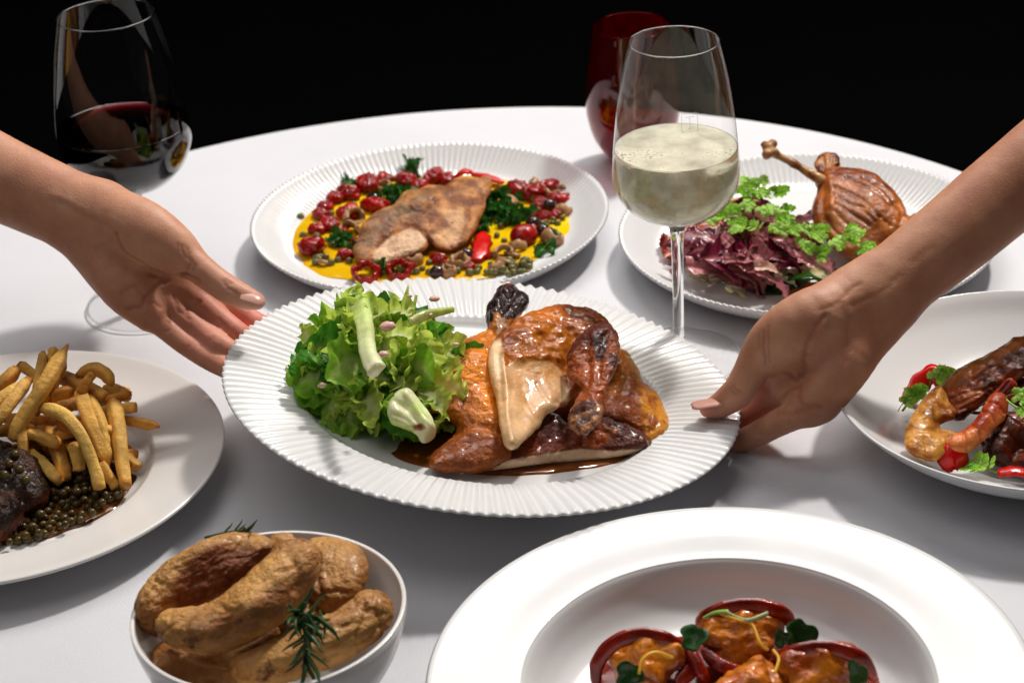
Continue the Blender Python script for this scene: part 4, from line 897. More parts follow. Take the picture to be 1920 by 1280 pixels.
puff('fish_fillet', fi_p, [(915, 345, 20), (850, 355, 22), (790, 380, 24), (700, 410, 20), (680, 460, 10), (730, 480, 6), (790, 465, 9), (845, 458, 8), (880, 420, 14)], FP, 9, 8, m_fish, fi_col, 'crisp skinned fried white fish fillet lying across the yellow oil', 'fish', [
    (Z3([(660, 600), (740, 535), (840, 480), (905, 505), (950, 560)]), 1.8, 1.7), (Z3([(900, 500), (1000, 520), (1060, 590)]), 1.6, 1.0), (Z3([(1050, 400), (1130, 390), (1150, 440), (1100, 480)]), 1.6, 1.1), (Z3([(620, 480), (760, 400), (900, 350), (1080, 290), (1240, 250)]), 4, -1.6), (Z3([(960, 300), (1020, 330), (940, 400)]), 2, .9), (Z3([(780, 430), (860, 400), (960, 420)]), 1.5, .8), (Z3([(1180, 300), (1150, 380)]), 1.4, .8), (Z3([(720, 590), (800, 560)]), 1., .4), (Z3([(740, 620), (830, 590)]), 1., .4)],
    lambda V, Nn: .0009*fbm(V, 90, 3, 5)+.0006*np.abs(fbm(V, 240, 2, 6)), .0010, lambda P: -(P[:, 2]-.0066), back=.8)
m_tom = food('roast_tomato', (.52, .016, .010), (.22, .008, .005), scale=70, rough=.20, rvar=.1, bump=.0010, bscale=160, coat=.7, coatr=.08, spots=(.10, .008, .004), spotscale=80, spotpos=.62, spec=.5)
m_pep = food('red_pepper', (.72, .018, .014), (.50, .012, .010), scale=50, rough=.22, rvar=.08, coat=.6, bump=.0004)
m_olive = food('olive_flesh', (.52, .32, .17), (.32, .17, .08), scale=90, rough=.3, coat=.4, bump=.0004)
m_caper = food('caper', (.28, .26, .10), (.12, .10, .04), scale=200, rough=.28, coat=.4)
m_herb = leaf_mat('herb_leaf', .3, .3)
def raisin(seed, rad, amp=.16):
    V, F = lump((1, 1, 1), seed, .12, 1.1, 40, 26)
    a = np.arctan2(V[:, 1], V[:, 0]); w = 1-amp*np.abs(np.sin(a*4+2*noise(V, 1.5, seed)+V[:, 2]*2))-.05*fbm(V, 5, 3, seed); V = V*w[:, None]*np.array(rad)
    return V, F
tl = [mesh_of('tomato', *raisin(i, (.0085*(.85+.1*i), .0068, .0050)), m_tom) for i in range(4)]
V, F = lump((.0105, .0092, .0080), 77, .03, .9, 40, 28); t_smooth = mesh_of('tomato', V*(1-.02*np.abs(np.sin(6*V[:, :1]/.01))), F, m_tom)
toms = [(586, 462, 0, 1.25, 'glossy roast tomato nearest the left edge of the oil'), (620, 420, 1, 1.0, 0), (600, 402, 2, .8, 0), (640, 440, 3, .8, 0), (690, 344, 1, 1.25, 'round roast tomato at the top left of the fish plate'), (652, 362, 2, 1.05, 0), (628, 372, 0, .9, 0),
        (702, 384, 3, 1.1, 'dark plump tomato touching the fish at its upper left'), (762, 340, 0, 1.1, 0), (786, 350, 1, 1.0, 0), (812, 332, 2, 1.1, 0), (838, 334, 3, .85, 0), (968, 352, 1, 1.0, 0), (1000, 362, 0, 1.15, 0), (1026, 352, 2, 1.05, 0), (1046, 372, 3, .9, 0), (1012, 382, 1, .9, 0),
        (822, 486, 2, .75, 0), (648, 478, 0, .8, 0), (986, 402, 3, .75, 0), (610, 388, 1, .8, 0), (1020, 405, 2, .7, 0), (650, 400, 3, .95, 0), (595, 430, 1, .85, 0), (720, 332, 3, .8, 0), (880, 500, 0, .6, 0), (770, 500, 1, .6, 0), (1045, 400, 2, .7, 0), (1000, 425, 3, .6, 0), (940, 360, 1, .7, 0), (665, 455, 2, .7, 0), (915, 480, 3, .55, 0), (620, 350, 0, .7, 0)]
for x, y, k, s, lb in toms:
    R = rot((0, 0, 1), x*1.7)@rot((1, 0, 0), .3*math.sin(x))
    inst('tomato', tl[k], mat4(R*s*1.3, FP(x, y, 5.5*s)), None, lb or 'wrinkled red roast tomato half in the yellow oil', 'tomato', 'roast tomatoes round the fish')
inst('tomato', t_smooth, mat4(rot((0, 0, 1), .6)*1.12, FP(982, 442, 7)), None, 'smooth shiny whole cherry tomato right of the fish', 'tomato', 'roast tomatoes round the fish')
# two open tomato rings at the front
for (x, y, s, lb) in ((686, 512, 1.05, 'open tomato ring at the front left of the fish plate'), (748, 506, .95, 'open tomato ring just behind the salad')):
    a = np.linspace(0, 2*np.pi, 37)[:-1]; b = np.linspace(0, 2*np.pi, 13)[:-1]; V = []
    for i in a:
        rr_ = .0085*(1+.08*math.sin(5*i)); 
        for j in b: V.append(((rr_+.0024*math.cos(j))*math.cos(i), (rr_+.0024*math.cos(j))*math.sin(i)*.9, .0045*math.sin(j)*(1+.25*math.sin(7*i))))
    F = np.array([(i*12+j, ((i+1) % 36)*12+j, ((i+1) % 36)*12+(j+1) % 12, i*12+(j+1) % 12) for i in range(36) for j in range(12)])
    V = (np.array(V)*s)@(rot((1, 0, 0), .5)).T+FP(x, y, 6); mk('tomato', V, F, m_tom, label=lb, cat='tomato', group='roast tomatoes round the fish')
def strip(name, pts, w, th, mat, label, cat, group=None, n=16, seed=0, nrm_=(0, 0, 1), parent=None, col=None, wob=.12):
    q = crspline(pts, n); T = np.gradient(q, axis=0); V = []
    for i in range(n):
        t_ = nrm(T[i]); up = nrm(np.asarray(nrm_)-t_*np.dot(nrm_, t_)); s_ = np.cross(t_, up); e = (1-.5*abs(2*i/(n-1)-1)**4)*w*MM*(1+wob*math.sin(i*1.3+seed))
        for u, v in ((-1, -.5), (-.6, .2), (0, .55), (.6, .2), (1, -.5), (.6, -.9), (0, -.55), (-.6, -.9)): V.append(q[i]+s_*e*u+up*th*MM*v)
    F = [(i*8+k, i*8+(k+1) % 8, (i+1)*8+(k+1) % 8, (i+1)*8+k) for i in range(n-1) for k in range(8)]+[tuple(range(8))[::-1], tuple((n-1)*8+k for k in range(8))]
    return mk(name, np.array(V), F, mat, parent, label=label, cat=cat, group=group, col=None if col is None else np.tile(col, (len(V), 1)))
strip('pepper_strip', [FP(850, 334, 6), FP(868, 320, 13), FP(885, 322, 11)], 6, 2.5, m_pep, 'red pepper piece standing behind the fish', 'pepper')
strip('pepper_strip', [FP(885, 325, 9), FP(915, 330, 9), FP(944, 342, 6)], 5, 2, m_pep, 'long red pepper strip behind the tip of the fish', 'pepper')
strip('pepper_strip', [FP(905, 436, 8), FP(902, 460, 8), FP(892, 488, 5)], 8, 2.2, m_pep, 'flat red pepper strip in front of the fish on its right', 'pepper')
strip('pepper_strip', [FP(640, 395, 7), FP(655, 384, 10), FP(672, 390, 8)], 5, 2, m_pep, 'short red pepper strip left of the fish', 'pepper')
ol = []
for sd in range(3):
    a = np.linspace(0, 2*np.pi*(.98 if sd else .8), 30); b = np.linspace(0, 2*np.pi, 11)[:-1]; V = []
    for i in a:
        for j in b: V.append(((.0062+.0020*math.cos(j))*math.cos(i)*(1+.1*math.sin(3*i+sd)), (.0052+.0020*math.cos(j))*math.sin(i), .0042*math.sin(j)+.0008*math.sin(4*i+sd)))
    F = [(i*10+j, (i+1)*10+j, (i+1)*10+(j+1) % 10, i*10+(j+1) % 10) for i in range(29) for j in range(10)]+[tuple(range(10))[::-1], tuple(290+k for k in range(10))]
    ol.append(mesh_of('olive', V, F, m_olive))
for i, (x, y, s, lb) in enumerate([(1040, 362, 1.25, 'open tan olive at the right top of the fish plate'), (1036, 447, 1.3, 'tan olive cup at the right edge of the oil'), (664, 408, 1.2, 0), (655, 432, 1.15, 0), (862, 492, 1.2, 0), (945, 476, 1.05, 0), (955, 384, 1.1, 0), (776, 488, 1.0, 0), (720, 350, .9, 0), (1000, 345, .8, 0), (970, 462, .9, 0), (840, 508, .9, 0), (930, 500, .8, 0), (1055, 395, .9, 0)]):
    R = rot((0, 0, 1), i*1.9)@rot((1, 0, 0), .9*math.sin(i*2.3)); inst('olive', ol[i % 3], mat4(R*s, FP(x, y, 4.5)), None, lb or 'torn tan olive ring scattered round the fish', 'olive', 'olives round the fish')
V, F = lump((.0028, .0026, .0025), 5, .08, 1.5, 10, 8); cap_me = mesh_of('caper', V, F, m_caper); V, F = lump((.0042, .0038, .0036), 6, .1, 1.2, 12, 9)
m_dolive = food('dark_olive', (.055, .022, .018), (.02, .01, .01), scale=90, rough=.15, coat=.6); big_me = mesh_of('olive', V, F, m_dolive)
r2_ = np.random.default_rng(5); k = 0
zones = [(870, 1000, 480, 516, 44), (1000, 1062, 385, 432, 22), (640, 700, 345, 400, 12), (575, 660, 470, 492, 12), (690, 860, 492, 512, 22), (930, 1060, 400, 470, 22), (740, 850, 328, 350, 10), (560, 640, 400, 460, 10)]
for x0, x1, y0, y1, n in zones:
    for _ in range(n):
        x, y = r2_.uniform(x0, x1), r2_.uniform(y0, y1)
        inst('caper', cap_me, mat4(rot((1, 0, 0), r2_.uniform(0, 3))*r2_.uniform(.8, 1.35), FP(x, y, 2.6+r2_.uniform(0, 1.5))), None, 'small tan green caper in the oil round the fish', 'caper', 'capers round the fish')
for x, y in ((1018, 432), (1030, 385), (640, 340), (1000, 418), (875, 478), (820, 510), (700, 372)): inst('olive', big_me, mat4(np.eye(3)*1.5, FP(x, y, 5)), None, 'small black olive among the tomatoes and capers', 'olive', 'black olives round the fish')
for i, (x, y, a) in enumerate([(605, 489, .1), (962, 475, .5), (948, 488, -.3)]):
    strip('garlic_sliver', [FP(x-16, y-2, 4), FP(x, y, 6), FP(x+14, y+3, 4)], 2.6, 2, m_olive, ('pale garlic sliver in the oil at the lower left', 'pale garlic sliver beside the red pepper strip', 'second garlic sliver below the pepper strip')[i], 'garlic')
herbs = leaf_lib('leaf', ['frisee', 'round', 'long'], 10, .016, .007, (.02, .13, .015), (.035, .20, .02), (.12, .3, .06), m_herb, 305)
def tuft(name, label, cat, c, lib, n, spread, hgt, s0, s1, seed, group=None, up=.6):
    t = thing(name, label, cat, tuple(c), group); r = np.random.default_rng(seed)
    for i in range(n):
        p = np.asarray(c)+np.array([r.normal(0, spread), r.normal(0, spread), r.uniform(0, hgt)])
        d = nrm(np.array([r.normal(), r.normal(), r.uniform(-.1, up)])); R = frame(nrm(np.cross(d, r.normal(0, 1, 3)))*1., d); R = np.stack([d, np.cross(R[:, 2], d), R[:, 2]], 1); R[:, 2] = np.cross(R[:, 0], R[:, 1])
        if R[2, 2] < 0: R[:, 1:] *= -1
        inst('leaf', lib[int(r.integers(len(lib)))], mat4(R*r.uniform(s0, s1), p), t)
    return t
for i, (x, y, n, sp) in enumerate([(735, 368, 20, .006), (938, 384, 26, .007), (915, 400, 16, .005), (642, 452, 14, .005), (965, 410, 16, .007), (775, 324, 8, .003), (905, 425, 10, .005), (720, 497, 8, .004), (1035, 462, 6, .004), (660, 348, 6, .004)]):
    tuft('herb_tuft', ['dark chopped herbs at the upper left side of the fish', 'largest dark green herb clump right of the fish tip', 'dark herbs close under the right edge of the fish', 'dark herbs between tomatoes left of the fish', 'dark herbs above the shiny cherry tomato', 'small green herb sprig at the back of the fish plate', 'herb bits above the flat red pepper strip', 'herb bits behind the open tomato rings', 'few herb flecks at the right edge of the oil', 'few green flecks on the top left tomatoes'][i], 'herbs', FP(x, y, 4), herbs, n, sp, .006, .6, 1.0, i)
# ------------------------------------------------------------------ duck plate
m_duck = food('duck_skin', attr=True, scale=70, rough=.28, rvar=.1, bump=.0012, bscale=230, coat=.4, coatr=.10, spots=(.09, .025, .01), spotscale=70, spotpos=.64, sss=.08, sssr=(.003, .001, .0005))
DP = FP
bone = [([DP(1446, 286, 66), DP(1490, 308, 58), DP(1540, 338, 48)], [3.0, 2.9, 4.5])]
Z5 = zt(1200, 240, 2.743)
dk_p = Z5([(898,262),(915,225),(945,205),(1000,205),(1100,215),(1200,238),(1265,290),(1330,360),(1372,430),(1372,455),(1420,440),(1428,470),(1395,520),(1310,590),(1200,655),(1100,672),(1010,620),(925,530),(885,450),(893,385),(915,330)])
def dk_col(V, Nn, x, y):
    c = mixn((.56, .20, .045), (.27, .075, .016), V, 60, 7, .42)
    for l in dk_l: c = mixw(c, (.13, .032, .010), np.exp(-(seg_dist(x, y, l, False)/2.6)**2)*.75)
    return mixw(c, (.58, .26, .075), np.clip(fbm(V, 40, 2, 9)-.1, 0, 1)*.8)
dk_l = [Z5(p) for p in ([(1060, 250), (1140, 290), (1230, 330), (1290, 390)], [(1005, 300), (1090, 335), (1170, 385), (1240, 450)], [(1000, 345), (1080, 390), (1150, 425), (1210, 480)], [(1010, 385), (1090, 440), (1180, 500)], [(1005, 430), (1060, 490), (1130, 530)], [(1130, 400), (1210, 430), (1290, 500)], [(960, 470), (1010, 540), (1080, 580)], [(1150, 250), (1250, 310), (1310, 380)])]
puff('roast_duck', dk_p, [(1540, 325, 46), (1600, 325, 48), (1660, 345, 44), (1700, 400, 34), (1720, 405, 28), (1640, 400, 36), (1570, 390, 36), (1545, 430, 24), (1600, 470, 16), (1680, 450, 20)], FP, 15, 13, m_duck, dk_col, 'brown roast duck leg resting beside the red salad', 'duck',
    [(l, 1.5, 1.0+.5*(i % 2)) for i, l in enumerate(dk_l)]+[(Z5([(925, 250), (945, 330), (930, 420), (960, 480)]), 3, 1.6), (Z5([(970, 230), (990, 330), (985, 400)]), 2.5, -1.4), (Z5([(1330, 380), (1350, 450), (1330, 520)]), 2, 1.2)], lambda V, Nn: .0006*fbm(V, 120, 3, 3)+.0009*fbm(V, 45, 2, 4), .0011, lambda P: -(P[:, 2]-.0066))
def bone_fn(P):
    D = np.full(len(P), 9.)
    for pp, rr in bone: D = smin(D, chain(P, pp, rr, 3, np.full(len(P), 9.)), .004)
    for x, y, h, r in ((1441, 278, 68, 4.8), (1449, 270, 70, 3.8), (1438, 290, 66, 4.0), (1452, 286, 67, 3.6), (1434, 272, 68, 3.4)): D = smin(D, np.linalg.norm(P-DP(x, y, h), axis=1)-r*MM, .002)
    return D
lo, hi = bbox([(bone[0][0], [8, 4, 5])])
blob('roast_duck_bone', bone_fn, lo, hi, .0009, m_duck, lambda V, Nn: mixc((.60, .37, .17), (.34, .13, .04), .35+fbm(V, 110, 3, 4)), lambda V, Nn: .0004*fbm(V, 200, 3, 3), parent=bpy.context.scene.objects['roast_duck'])
bpy.context.scene.objects['roast_duck_bone'].name = 'bone'
puff('knuckle', Z5([(900,180),(925,140),(960,128),(1000,135),(1025,165),(1020,190),(1000,205),(990,235),(930,235),(905,205)]), [(1535, 300, 52), (1560, 290, 54), (1555, 325, 48)], FP, 6, 6, m_duck, lambda V, Nn, x, y: mixc((.52, .24, .08), (.20, .06, .02), sstep(-.3, .4, fbm(V, 130, 3, 4))), None, None, [(Z5([(940, 150), (950, 200)]), 1.5, 1.2), (Z5([(985, 150), (975, 200)]), 1.5, 1.2)], lambda V, Nn: .0009*fbm(V, 150, 2, 3), .0009, parent=bpy.context.scene.objects['roast_duck'])
m_rad = food('radicchio_leaf', attr=True, scale=90, rough=.25, rvar=.1, bump=.0005, bscale=200, trans=.12, coat=.5, coatr=.12)
rad_lib = leaf_lib('leaf', ['long', 'rib', 'round', 'rib'], 20, .050, .013, (.17, .008, .035), (.12, .008, .03), (.52, .18, .20), m_rad, 405)
red_lib = leaf_lib('leaf', ['long', 'rib'], 8, .046, .012, (.34, .03, .02), (.45, .05, .04), (.80, .55, .45), m_rad, 455)
end_lib = leaf_lib('leaf', ['rib', 'long'], 8, .050, .009, (.66, .60, .26), (.80, .76, .50), (.86, .84, .66), m_rad, 505)
rs = thing('red_salad', 'heap of dark radicchio and pale endive leaves beside the duck leg', 'salad', tuple(DP(1400, 450, 0)))
r3 = np.random.default_rng(21)
def lay(lib, px, py, h, ang, s, tilt=.2, roll_=0., parent=rs):
    d = nrm(math.cos(ang)*nrm(DP(px+10, py, 0)-DP(px, py, 0))+math.sin(ang)*nrm(DP(px, py-10, 0)-DP(px, py, 0))+np.array([0, 0, tilt])); up = nrm(np.array([math.sin(roll_), -.35, 1.])); y = nrm(np.cross(up, d)); R = np.stack([d, y, np.cross(d, y)], 1)
    inst('leaf', lib[int(r3.integers(len(lib)))], mat4(R*s, DP(px, py, h)), parent)
for _ in range(84):
    t = r3.uniform(0, 6.28); q = math.sqrt(r3.uniform(0, 1)); x = 1405+q*118*math.cos(t); y = 462+q*62*math.sin(t)-.10*(x-1405); h = 4+34*math.sqrt(max(0, 1-q*q))*r3.uniform(.5, 1)
    lay(rad_lib if r3.random() < .75 else red_lib, x-18*math.cos(t), y, h, r3.uniform(-.5, 3.6), r3.uniform(.55, .95), r3.uniform(-.1, .5), r3.normal(0, .6))
for x, y, h, a, s in ((1262, 478, 12, .9, .8), (1275, 490, 14, .5, .9), (1258, 450, 14, 1.6, .8), (1250, 485, 6, 1.2, .6), (1280, 430, 26, 1.0, .9), (1300, 420, 30, .5, .9), (1285, 470, 20, 1.3, .8)): lay(red_lib, x, y, h, a, s, .4, .5)
for x, y, h, a, s in ((1360, 535, 7, .25, 1.1), (1345, 500, 12, .1, 1.0), (1410, 520, 8, .5, 1.0), (1380, 488, 20, .3, .9), (1330, 525, 6, .6, .8), (1420, 470, 26, .1, .8), (1450, 505, 14, .2, .9), (1290, 520, 5, .2, .5), (1400, 498, 18, .15, .9), (1455, 528, 8, .3, .7)): lay(end_lib, x, y, h, a, s, .1, .2)
for x, y, h, a, s in ((1290, 500, 20, .35, 1.3), (1310, 478, 30, .12, 1.2), (1340, 395, 40, .1, 1.1), (1480, 480, 26, .05, .9), (1440, 440, 36, -.1, 1.0)): lay(rad_lib, x, y, h, a, s, .12, .1)
m_almond = food('almond', (.80, .42, .16), (.62, .28, .09), scale=80, rough=.35)
strip('carrot_shaving', [DP(1296, 470, 16), DP(1300, 450, 24), DP(1306, 432, 30)], 4.5, 1.2, m_almond, 'pale orange shaving at the left end of the red salad', 'vegetable')
strip('carrot_shaving', [DP(1365, 378, 40), DP(1390, 372, 42), DP(1425, 378, 42)], 2.6, 1.2, m_almond, 'orange shaving on top of the red salad', 'vegetable')
m_green_s = food('green_sauce', (.035, .12, .012), (.02, .07, .008), scale=60, rough=.12, coat=.5); m_orange_s = food('orange_sauce', (.70, .17, .012), (.55, .10, .01), scale=40, rough=.1, coat=.5)
pool('green_sauce', DP(1440, 530, 0), poly(DP, [(1385, 528), (1400, 505), (1460, 495), (1510, 510), (1520, 535), (1490, 550), (1440, 554), (1400, 545)]), .0003, .0014, m_green_s, 'dark green sauce pooled in front of the red salad')
pool('orange_sauce', DP(1500, 552, 0), poly(DP, [(1470, 548), (1500, 535), (1540, 530), (1560, 545), (1530, 562), (1490, 566)]), .0004, .0012, m_orange_s, 'small pool of orange sauce beside the green sauce')
# chervil: divided leaves of small lobes on thin stems
m_cher = leaf_mat('chervil_leaf', .4, .45)
def chervil_mesh(seed, s=1.):
    r = np.random.default_rng(seed); V = []; F = []; C = []
    def lobe(o, d, n, l, w):
        b = len(V); y = np.cross(n, d)
        for a, rr_ in ((0, .15), (.25, .7), (.5, 1.), (.62, .72), (.78, .95), (.9, .6), (1., .25)):
            for k in (-1, -.45, 0, .45, 1): V.append(o+d*l*a*(1-.12*abs(k))+y*w*rr_*k+n*(w*.35*k*k*(1 if seed % 2 else -.6)+l*.12*math.sin(a*3+seed))); C.append(np.array((.34, .62, .07))*(1+.35*a) if abs(k) > .2 else np.array((.50, .74, .16)))
        for i in range(6):
            for j in range(4): F.append((b+i*5+j, b+i*5+j+1, b+(i+1)*5+j+1, b+(i+1)*5+j))
    stem = crspline([(0, 0, 0), (.006, .001, .003), (.012, -.001, .004), (.017, 0, .003)], 12)
    tv, tf = tube(stem, .00035, 5); 
    for k, side in ((5, 1), (5, -1), (8, 1), (8, -1), (11, 0)):
        o = stem[k]; d = nrm(np.array([.6+.4*(side == 0), side*.9, r.uniform(-.1, .4)])); n = nrm(np.cross(d, [0, 1, 0])+np.array([0, 0, 1.5])); n = nrm(n-d*(n@d)); y = np.cross(n, d)
        for a in (-.75, 0, .75): lobe(o+d*.001, nrm(d*math.cos(a)+y*math.sin(a)), n, .0062*r.uniform(.8, 1.15), .0028)
    b = len(V); V += list(tv); C += [np.array((.36, .56, .16))]*len(tv); F += [tuple(x+b for x in f) for f in tf]
    return mesh_of('sprig', np.array(V)*s, F, m_cher, np.array(C))
cher = [chervil_mesh(i) for i in range(6)]
spr = [(1400, 352, 44), (1425, 350, 46), (1445, 368, 44), (1345, 425, 36), (1370, 432, 34), (1402, 428, 34), (1390, 400, 40), (1420, 405, 40), (1470, 395, 42), (1455, 408, 42), (1490, 418, 40), (1500, 440, 36), (1520, 438, 36), (1512, 462, 30), (1530, 478, 26), (1538, 495, 22), (1592, 438, 38), (1588, 462, 32), (1612, 472, 28), (1560, 470, 30), (1365, 410, 38), (1480, 440, 38), (1415, 372, 46), (1550, 455, 34)]
for i, (x, y, h) in enumerate(spr):
    c = DP(x, y, h)
    for j in range(1 if i % 2 else 2):
        a = r3.uniform(-1., 3.6); d = nrm(np.array([math.cos(a), math.sin(a)*.8, .15])); up = nrm(np.array([.15*r3.normal(), -.55, .9])); yy = nrm(np.cross(up, d)); R = np.stack([d, yy, np.cross(d, yy)], 1)
        inst('chervil_sprig', cher[(i*2+j) % 6], mat4(R*r3.uniform(.6, .95), c-d*.005), None, 'bright green chervil sprig on the red salad' if x < 1545 else 'bright green chervil sprig resting on the duck leg', 'herb', 'chervil sprigs on the red salad' if x < 1545 else 'chervil sprigs on the duck leg')
strip('wilted_leaf', [DP(1480, 520, 14), DP(1520, 515, 20), DP(1545, 530, 8)], 8, 1.2, m_green_s, 'glossy dark green leaf between the salad and the duck', 'leaf')

def ordinal(n): return str(n)+('th' if 10 <= n % 100 <= 20 else {1: 'st', 2: 'nd', 3: 'rd'}.get(n % 10, 'th'))
def clockwise(prefix, generic, words):
    obs = [o for o in COL.objects if o.name.split('.')[0] == prefix and o.get('group', '').endswith('round the fish') and 'black' not in o['group']]
    def ang(o):
        x, y, _ = pix(np.array([ORG[o.name]])); return math.atan2(x[0]-805, -(y[0]-422)*2.2) % (2*math.pi)
    obs.sort(key=ang)
    for i, o in enumerate(obs):
        if o['label'] == generic: o['label'] = words % ordinal(i+1)
clockwise('tomato', 'wrinkled red roast tomato half in the yellow oil', 'wrinkled roast tomato, %s tomato clockwise from the top of the fish plate')
clockwise('olive', 'torn tan olive ring scattered round the fish', 'torn tan olive, %s olive clockwise from the top of the fish plate')
# ------------------------------------------------------------------ prawn bowl
def BP(px, py, h): return onz(px, py, .008+h*MM)
m_prawn = food('fried_prawn', attr=True, scale=90, rough=.26, rvar=.12, bump=.0011, bscale=230, coat=.4, coatr=.1, sss=.1, sssr=(.004, .002, .001), spots=(.20, .05, .01), spotscale=120, spotpos=.64)
def chain_blob(name, parts_, h, mat, colfn, disp, label, cat, floor=None, k=6, nn=None, sq=1., group=None, sm=2):
    lo, hi = bbox(parts_)
    def fn(P):
        D = np.full(len(P), 9.)
        for pp, rr in parts_: D = smin(D, chain(P, pp, rr, 3, np.full(len(P), 9.), nn, sq), k*MM)
        return smax(D, -(P[:, 2]-floor), .001) if floor else D
    return blob(name, fn, lo, hi, h, mat, colfn, disp, label=label, cat=cat, group=group, sm=sm)
def seg_disp(axis, L_, a, seed): return lambda V, Nn: a*np.sin((V@axis)*2*np.pi/L_+noise(V, 40, seed))+.0005*fbm(V, 110, 3, seed)
ZP = zt(1560, 540, 3.2)
gold_p = ZP([(640,588),(560,650),(508,722),(468,790),(440,880),(450,960),(500,1003),(610,1032),(682,988),(725,935),(742,880),(700,858),(655,852),(640,828),(668,800),(722,782),(740,740),(705,690),(682,635)])
puff('prawn', gold_p, [(1755, 730, 36), (1725, 775, 32), (1705, 830, 26), (1745, 855, 22), (1785, 825, 24), (1770, 775, 28)], BP, 11, 10, m_prawn, lambda V, Nn, x, y: mixw(mixc((.68, .35, .08), (.40, .14, .022), sstep(-.3, .6, fbm(V, 80, 3, 3))), (.20, .06, .02), np.clip(fbm(V, 120, 3, 8)-.45, 0, 1)*1.2), 'curled golden fried prawn tail at the left of the prawn heap', 'prawn',
    [(ZP([(600, 640), (640, 700), (700, 740)]), 1.8, .9), (ZP([(520, 740), (580, 780), (650, 810)]), 1.8, .9), (ZP([(470, 840), (560, 850), (640, 850)]), 1.8, .8), (ZP([(640, 840), (700, 900), (690, 960)]), 1.6, .9), (ZP([(560, 900), (580, 1000)]), 1.6, .8)], lambda V, Nn: .0008*fbm(V, 95, 3, 5)-.0006*np.abs(fbm(V, 200, 2, 9)), .0010, lambda P: -(P[:, 2]-.0085))
head_p = ZP([(652,600),(690,540),(760,500),(850,440),(940,395),(1040,345),(1090,308),(1152,298),(1300,240),(1330,420),(1160,520),(1060,572),(1000,600),(960,640),(900,700),(840,742),(770,792),(722,780),(692,705),(655,650)])
def hd_col(V, Nn, x, y):
    c = mixn((.34, .085, .018), (.10, .024, .008), V, 70, 13, .5); top = np.exp(-(seg_dist(x, y, ZP([(690, 560), (860, 450), (1090, 330), (1300, 250)]), False)/9)**2); c = mixw(c, (.62, .27, .08), top*.75)
    for l in hd_l: c = mixw(c, (.58, .24, .09), np.exp(-(seg_dist(x, y, l, False)/1.6)**2)*.6)
    return c
hd_l = [ZP(p) for p in ([(740, 700), (840, 660), (940, 600), (990, 590)], [(760, 730), (850, 700), (930, 650)], [(720, 660), (820, 620), (900, 600)], [(800, 640), (900, 610), (960, 640)])]
puff('prawn', head_p, [(1775, 720, 32), (1830, 680, 42), (1900, 645, 50), (1960, 620, 54), (1800, 770, 24), (1880, 720, 36), (1950, 690, 44)], BP, 12, 10, m_prawn, hd_col, 'dark glazed prawn head and shell lying over the heap', 'prawn', [(l, 1., .8) for l in hd_l]+[(ZP([(700, 600), (820, 560), (1000, 450), (1200, 380)]), 3., 1.6), (ZP([(960, 400), (1000, 480), (1060, 560)]), 2., 1.2), (ZP([(830, 470), (860, 540), (830, 620)]), 2., 1.)], lambda V, Nn: .0009*fbm(V, 90, 3, 15)+.0006*fbm(V, 260, 2, 16), .0010)
tail_p = ZP([(702,935),(720,892),(800,850),(860,800),(905,722),(950,650),(1008,630),(1052,668),(1042,760),(965,850),(905,912),(832,970),(780,984),(722,965)])
puff('prawn', tail_p, [(1790, 835, 26), (1825, 810, 29), (1870, 750, 36), (1855, 790, 31), (1805, 842, 23)], BP, 7.5, 8.5, m_prawn, lambda V, Nn, x, y: mixw(mixc((.76, .27, .09), (.58, .12, .03), sstep(-.4, .5, fbm(V, 70, 3, 23))), (.36, .025, .010), region(x, y, ZP([(860,800),(940,640),(1060,620),(1060,740),(950,760),(880,870)]), 6)*.6), 'smooth orange pink prawn tail in front of the dark shell', 'prawn', [(ZP([(830, 815), (870, 850), (900, 905)]), 1.1, 1.5), (ZP([(895, 735), (950, 760), (1000, 830)]), 1.1, 1.5), (ZP([(770, 855), (800, 900), (815, 970)]), 1.1, 1.4), (ZP([(930, 680), (990, 700), (1040, 750)]), 1.1, 1.2), (ZP([(740, 890), (850, 850), (930, 760), (980, 660)]), 3, -.8)], lambda V, Nn: .0005*fbm(V, 110, 3, 25), .0009)
chain_blob('prawn', [([BP(1870, 845, 14), BP(1900, 810, 18), BP(1950, 800, 20), BP(1990, 840, 14)], [9, 13, 14, 12]), ([BP(1905, 870, 8), BP(1950, 870, 10)], [8, 12]), ([BP(1905, 735, 26), BP(1960, 740, 26)], [9, 12])], .0011, m_prawn,
    lambda V, Nn: mixn((.26, .05, .012), (.06, .014, .006), V, 60, 33, .5), lambda V, Nn: .0016*fbm(V, 80, 3, 35), 'dark brown prawn shells at the right edge of the photo', 'prawn', .0095)
for i, pts in enumerate([[BP(1850, 822, 20), BP(1868, 850, 12), BP(1878, 862, 8)], [BP(1862, 812, 22), BP(1885, 850, 12), BP(1890, 875, 6)], [BP(1842, 828, 18), BP(1850, 850, 10), BP(1856, 862, 6)], [BP(1890, 800, 24), BP(1905, 830, 18), BP(1912, 858, 10)], [BP(1800, 752, 22), BP(1830, 760, 20), BP(1862, 752, 22)], [BP(1806, 766, 18), BP(1830, 774, 16), BP(1850, 770, 16)]]):
    V, F = tube(crspline(pts, 14), np.linspace(.0016, .0006, 14), 8); mk('prawn_leg', V, F, food('prawn_leg_%d' % i, (.34, .07, .015), (.14, .03, .01), rough=.2, coat=.5) if i == 0 else MATS['prawn_leg_0'], label='thin curled brown prawn leg below the heap' if i < 4 else 'thin brown prawn leg under the dark shell', cat='prawn leg', group='prawn legs in the shallow bowl')
for i in range(6):
    o_ = [o for o in COL.objects if o.name.startswith('prawn_leg')]
for o_ in [o for o in COL.objects if o.name.startswith('prawn_leg')]: o_.name = 'shellfish_feeler'
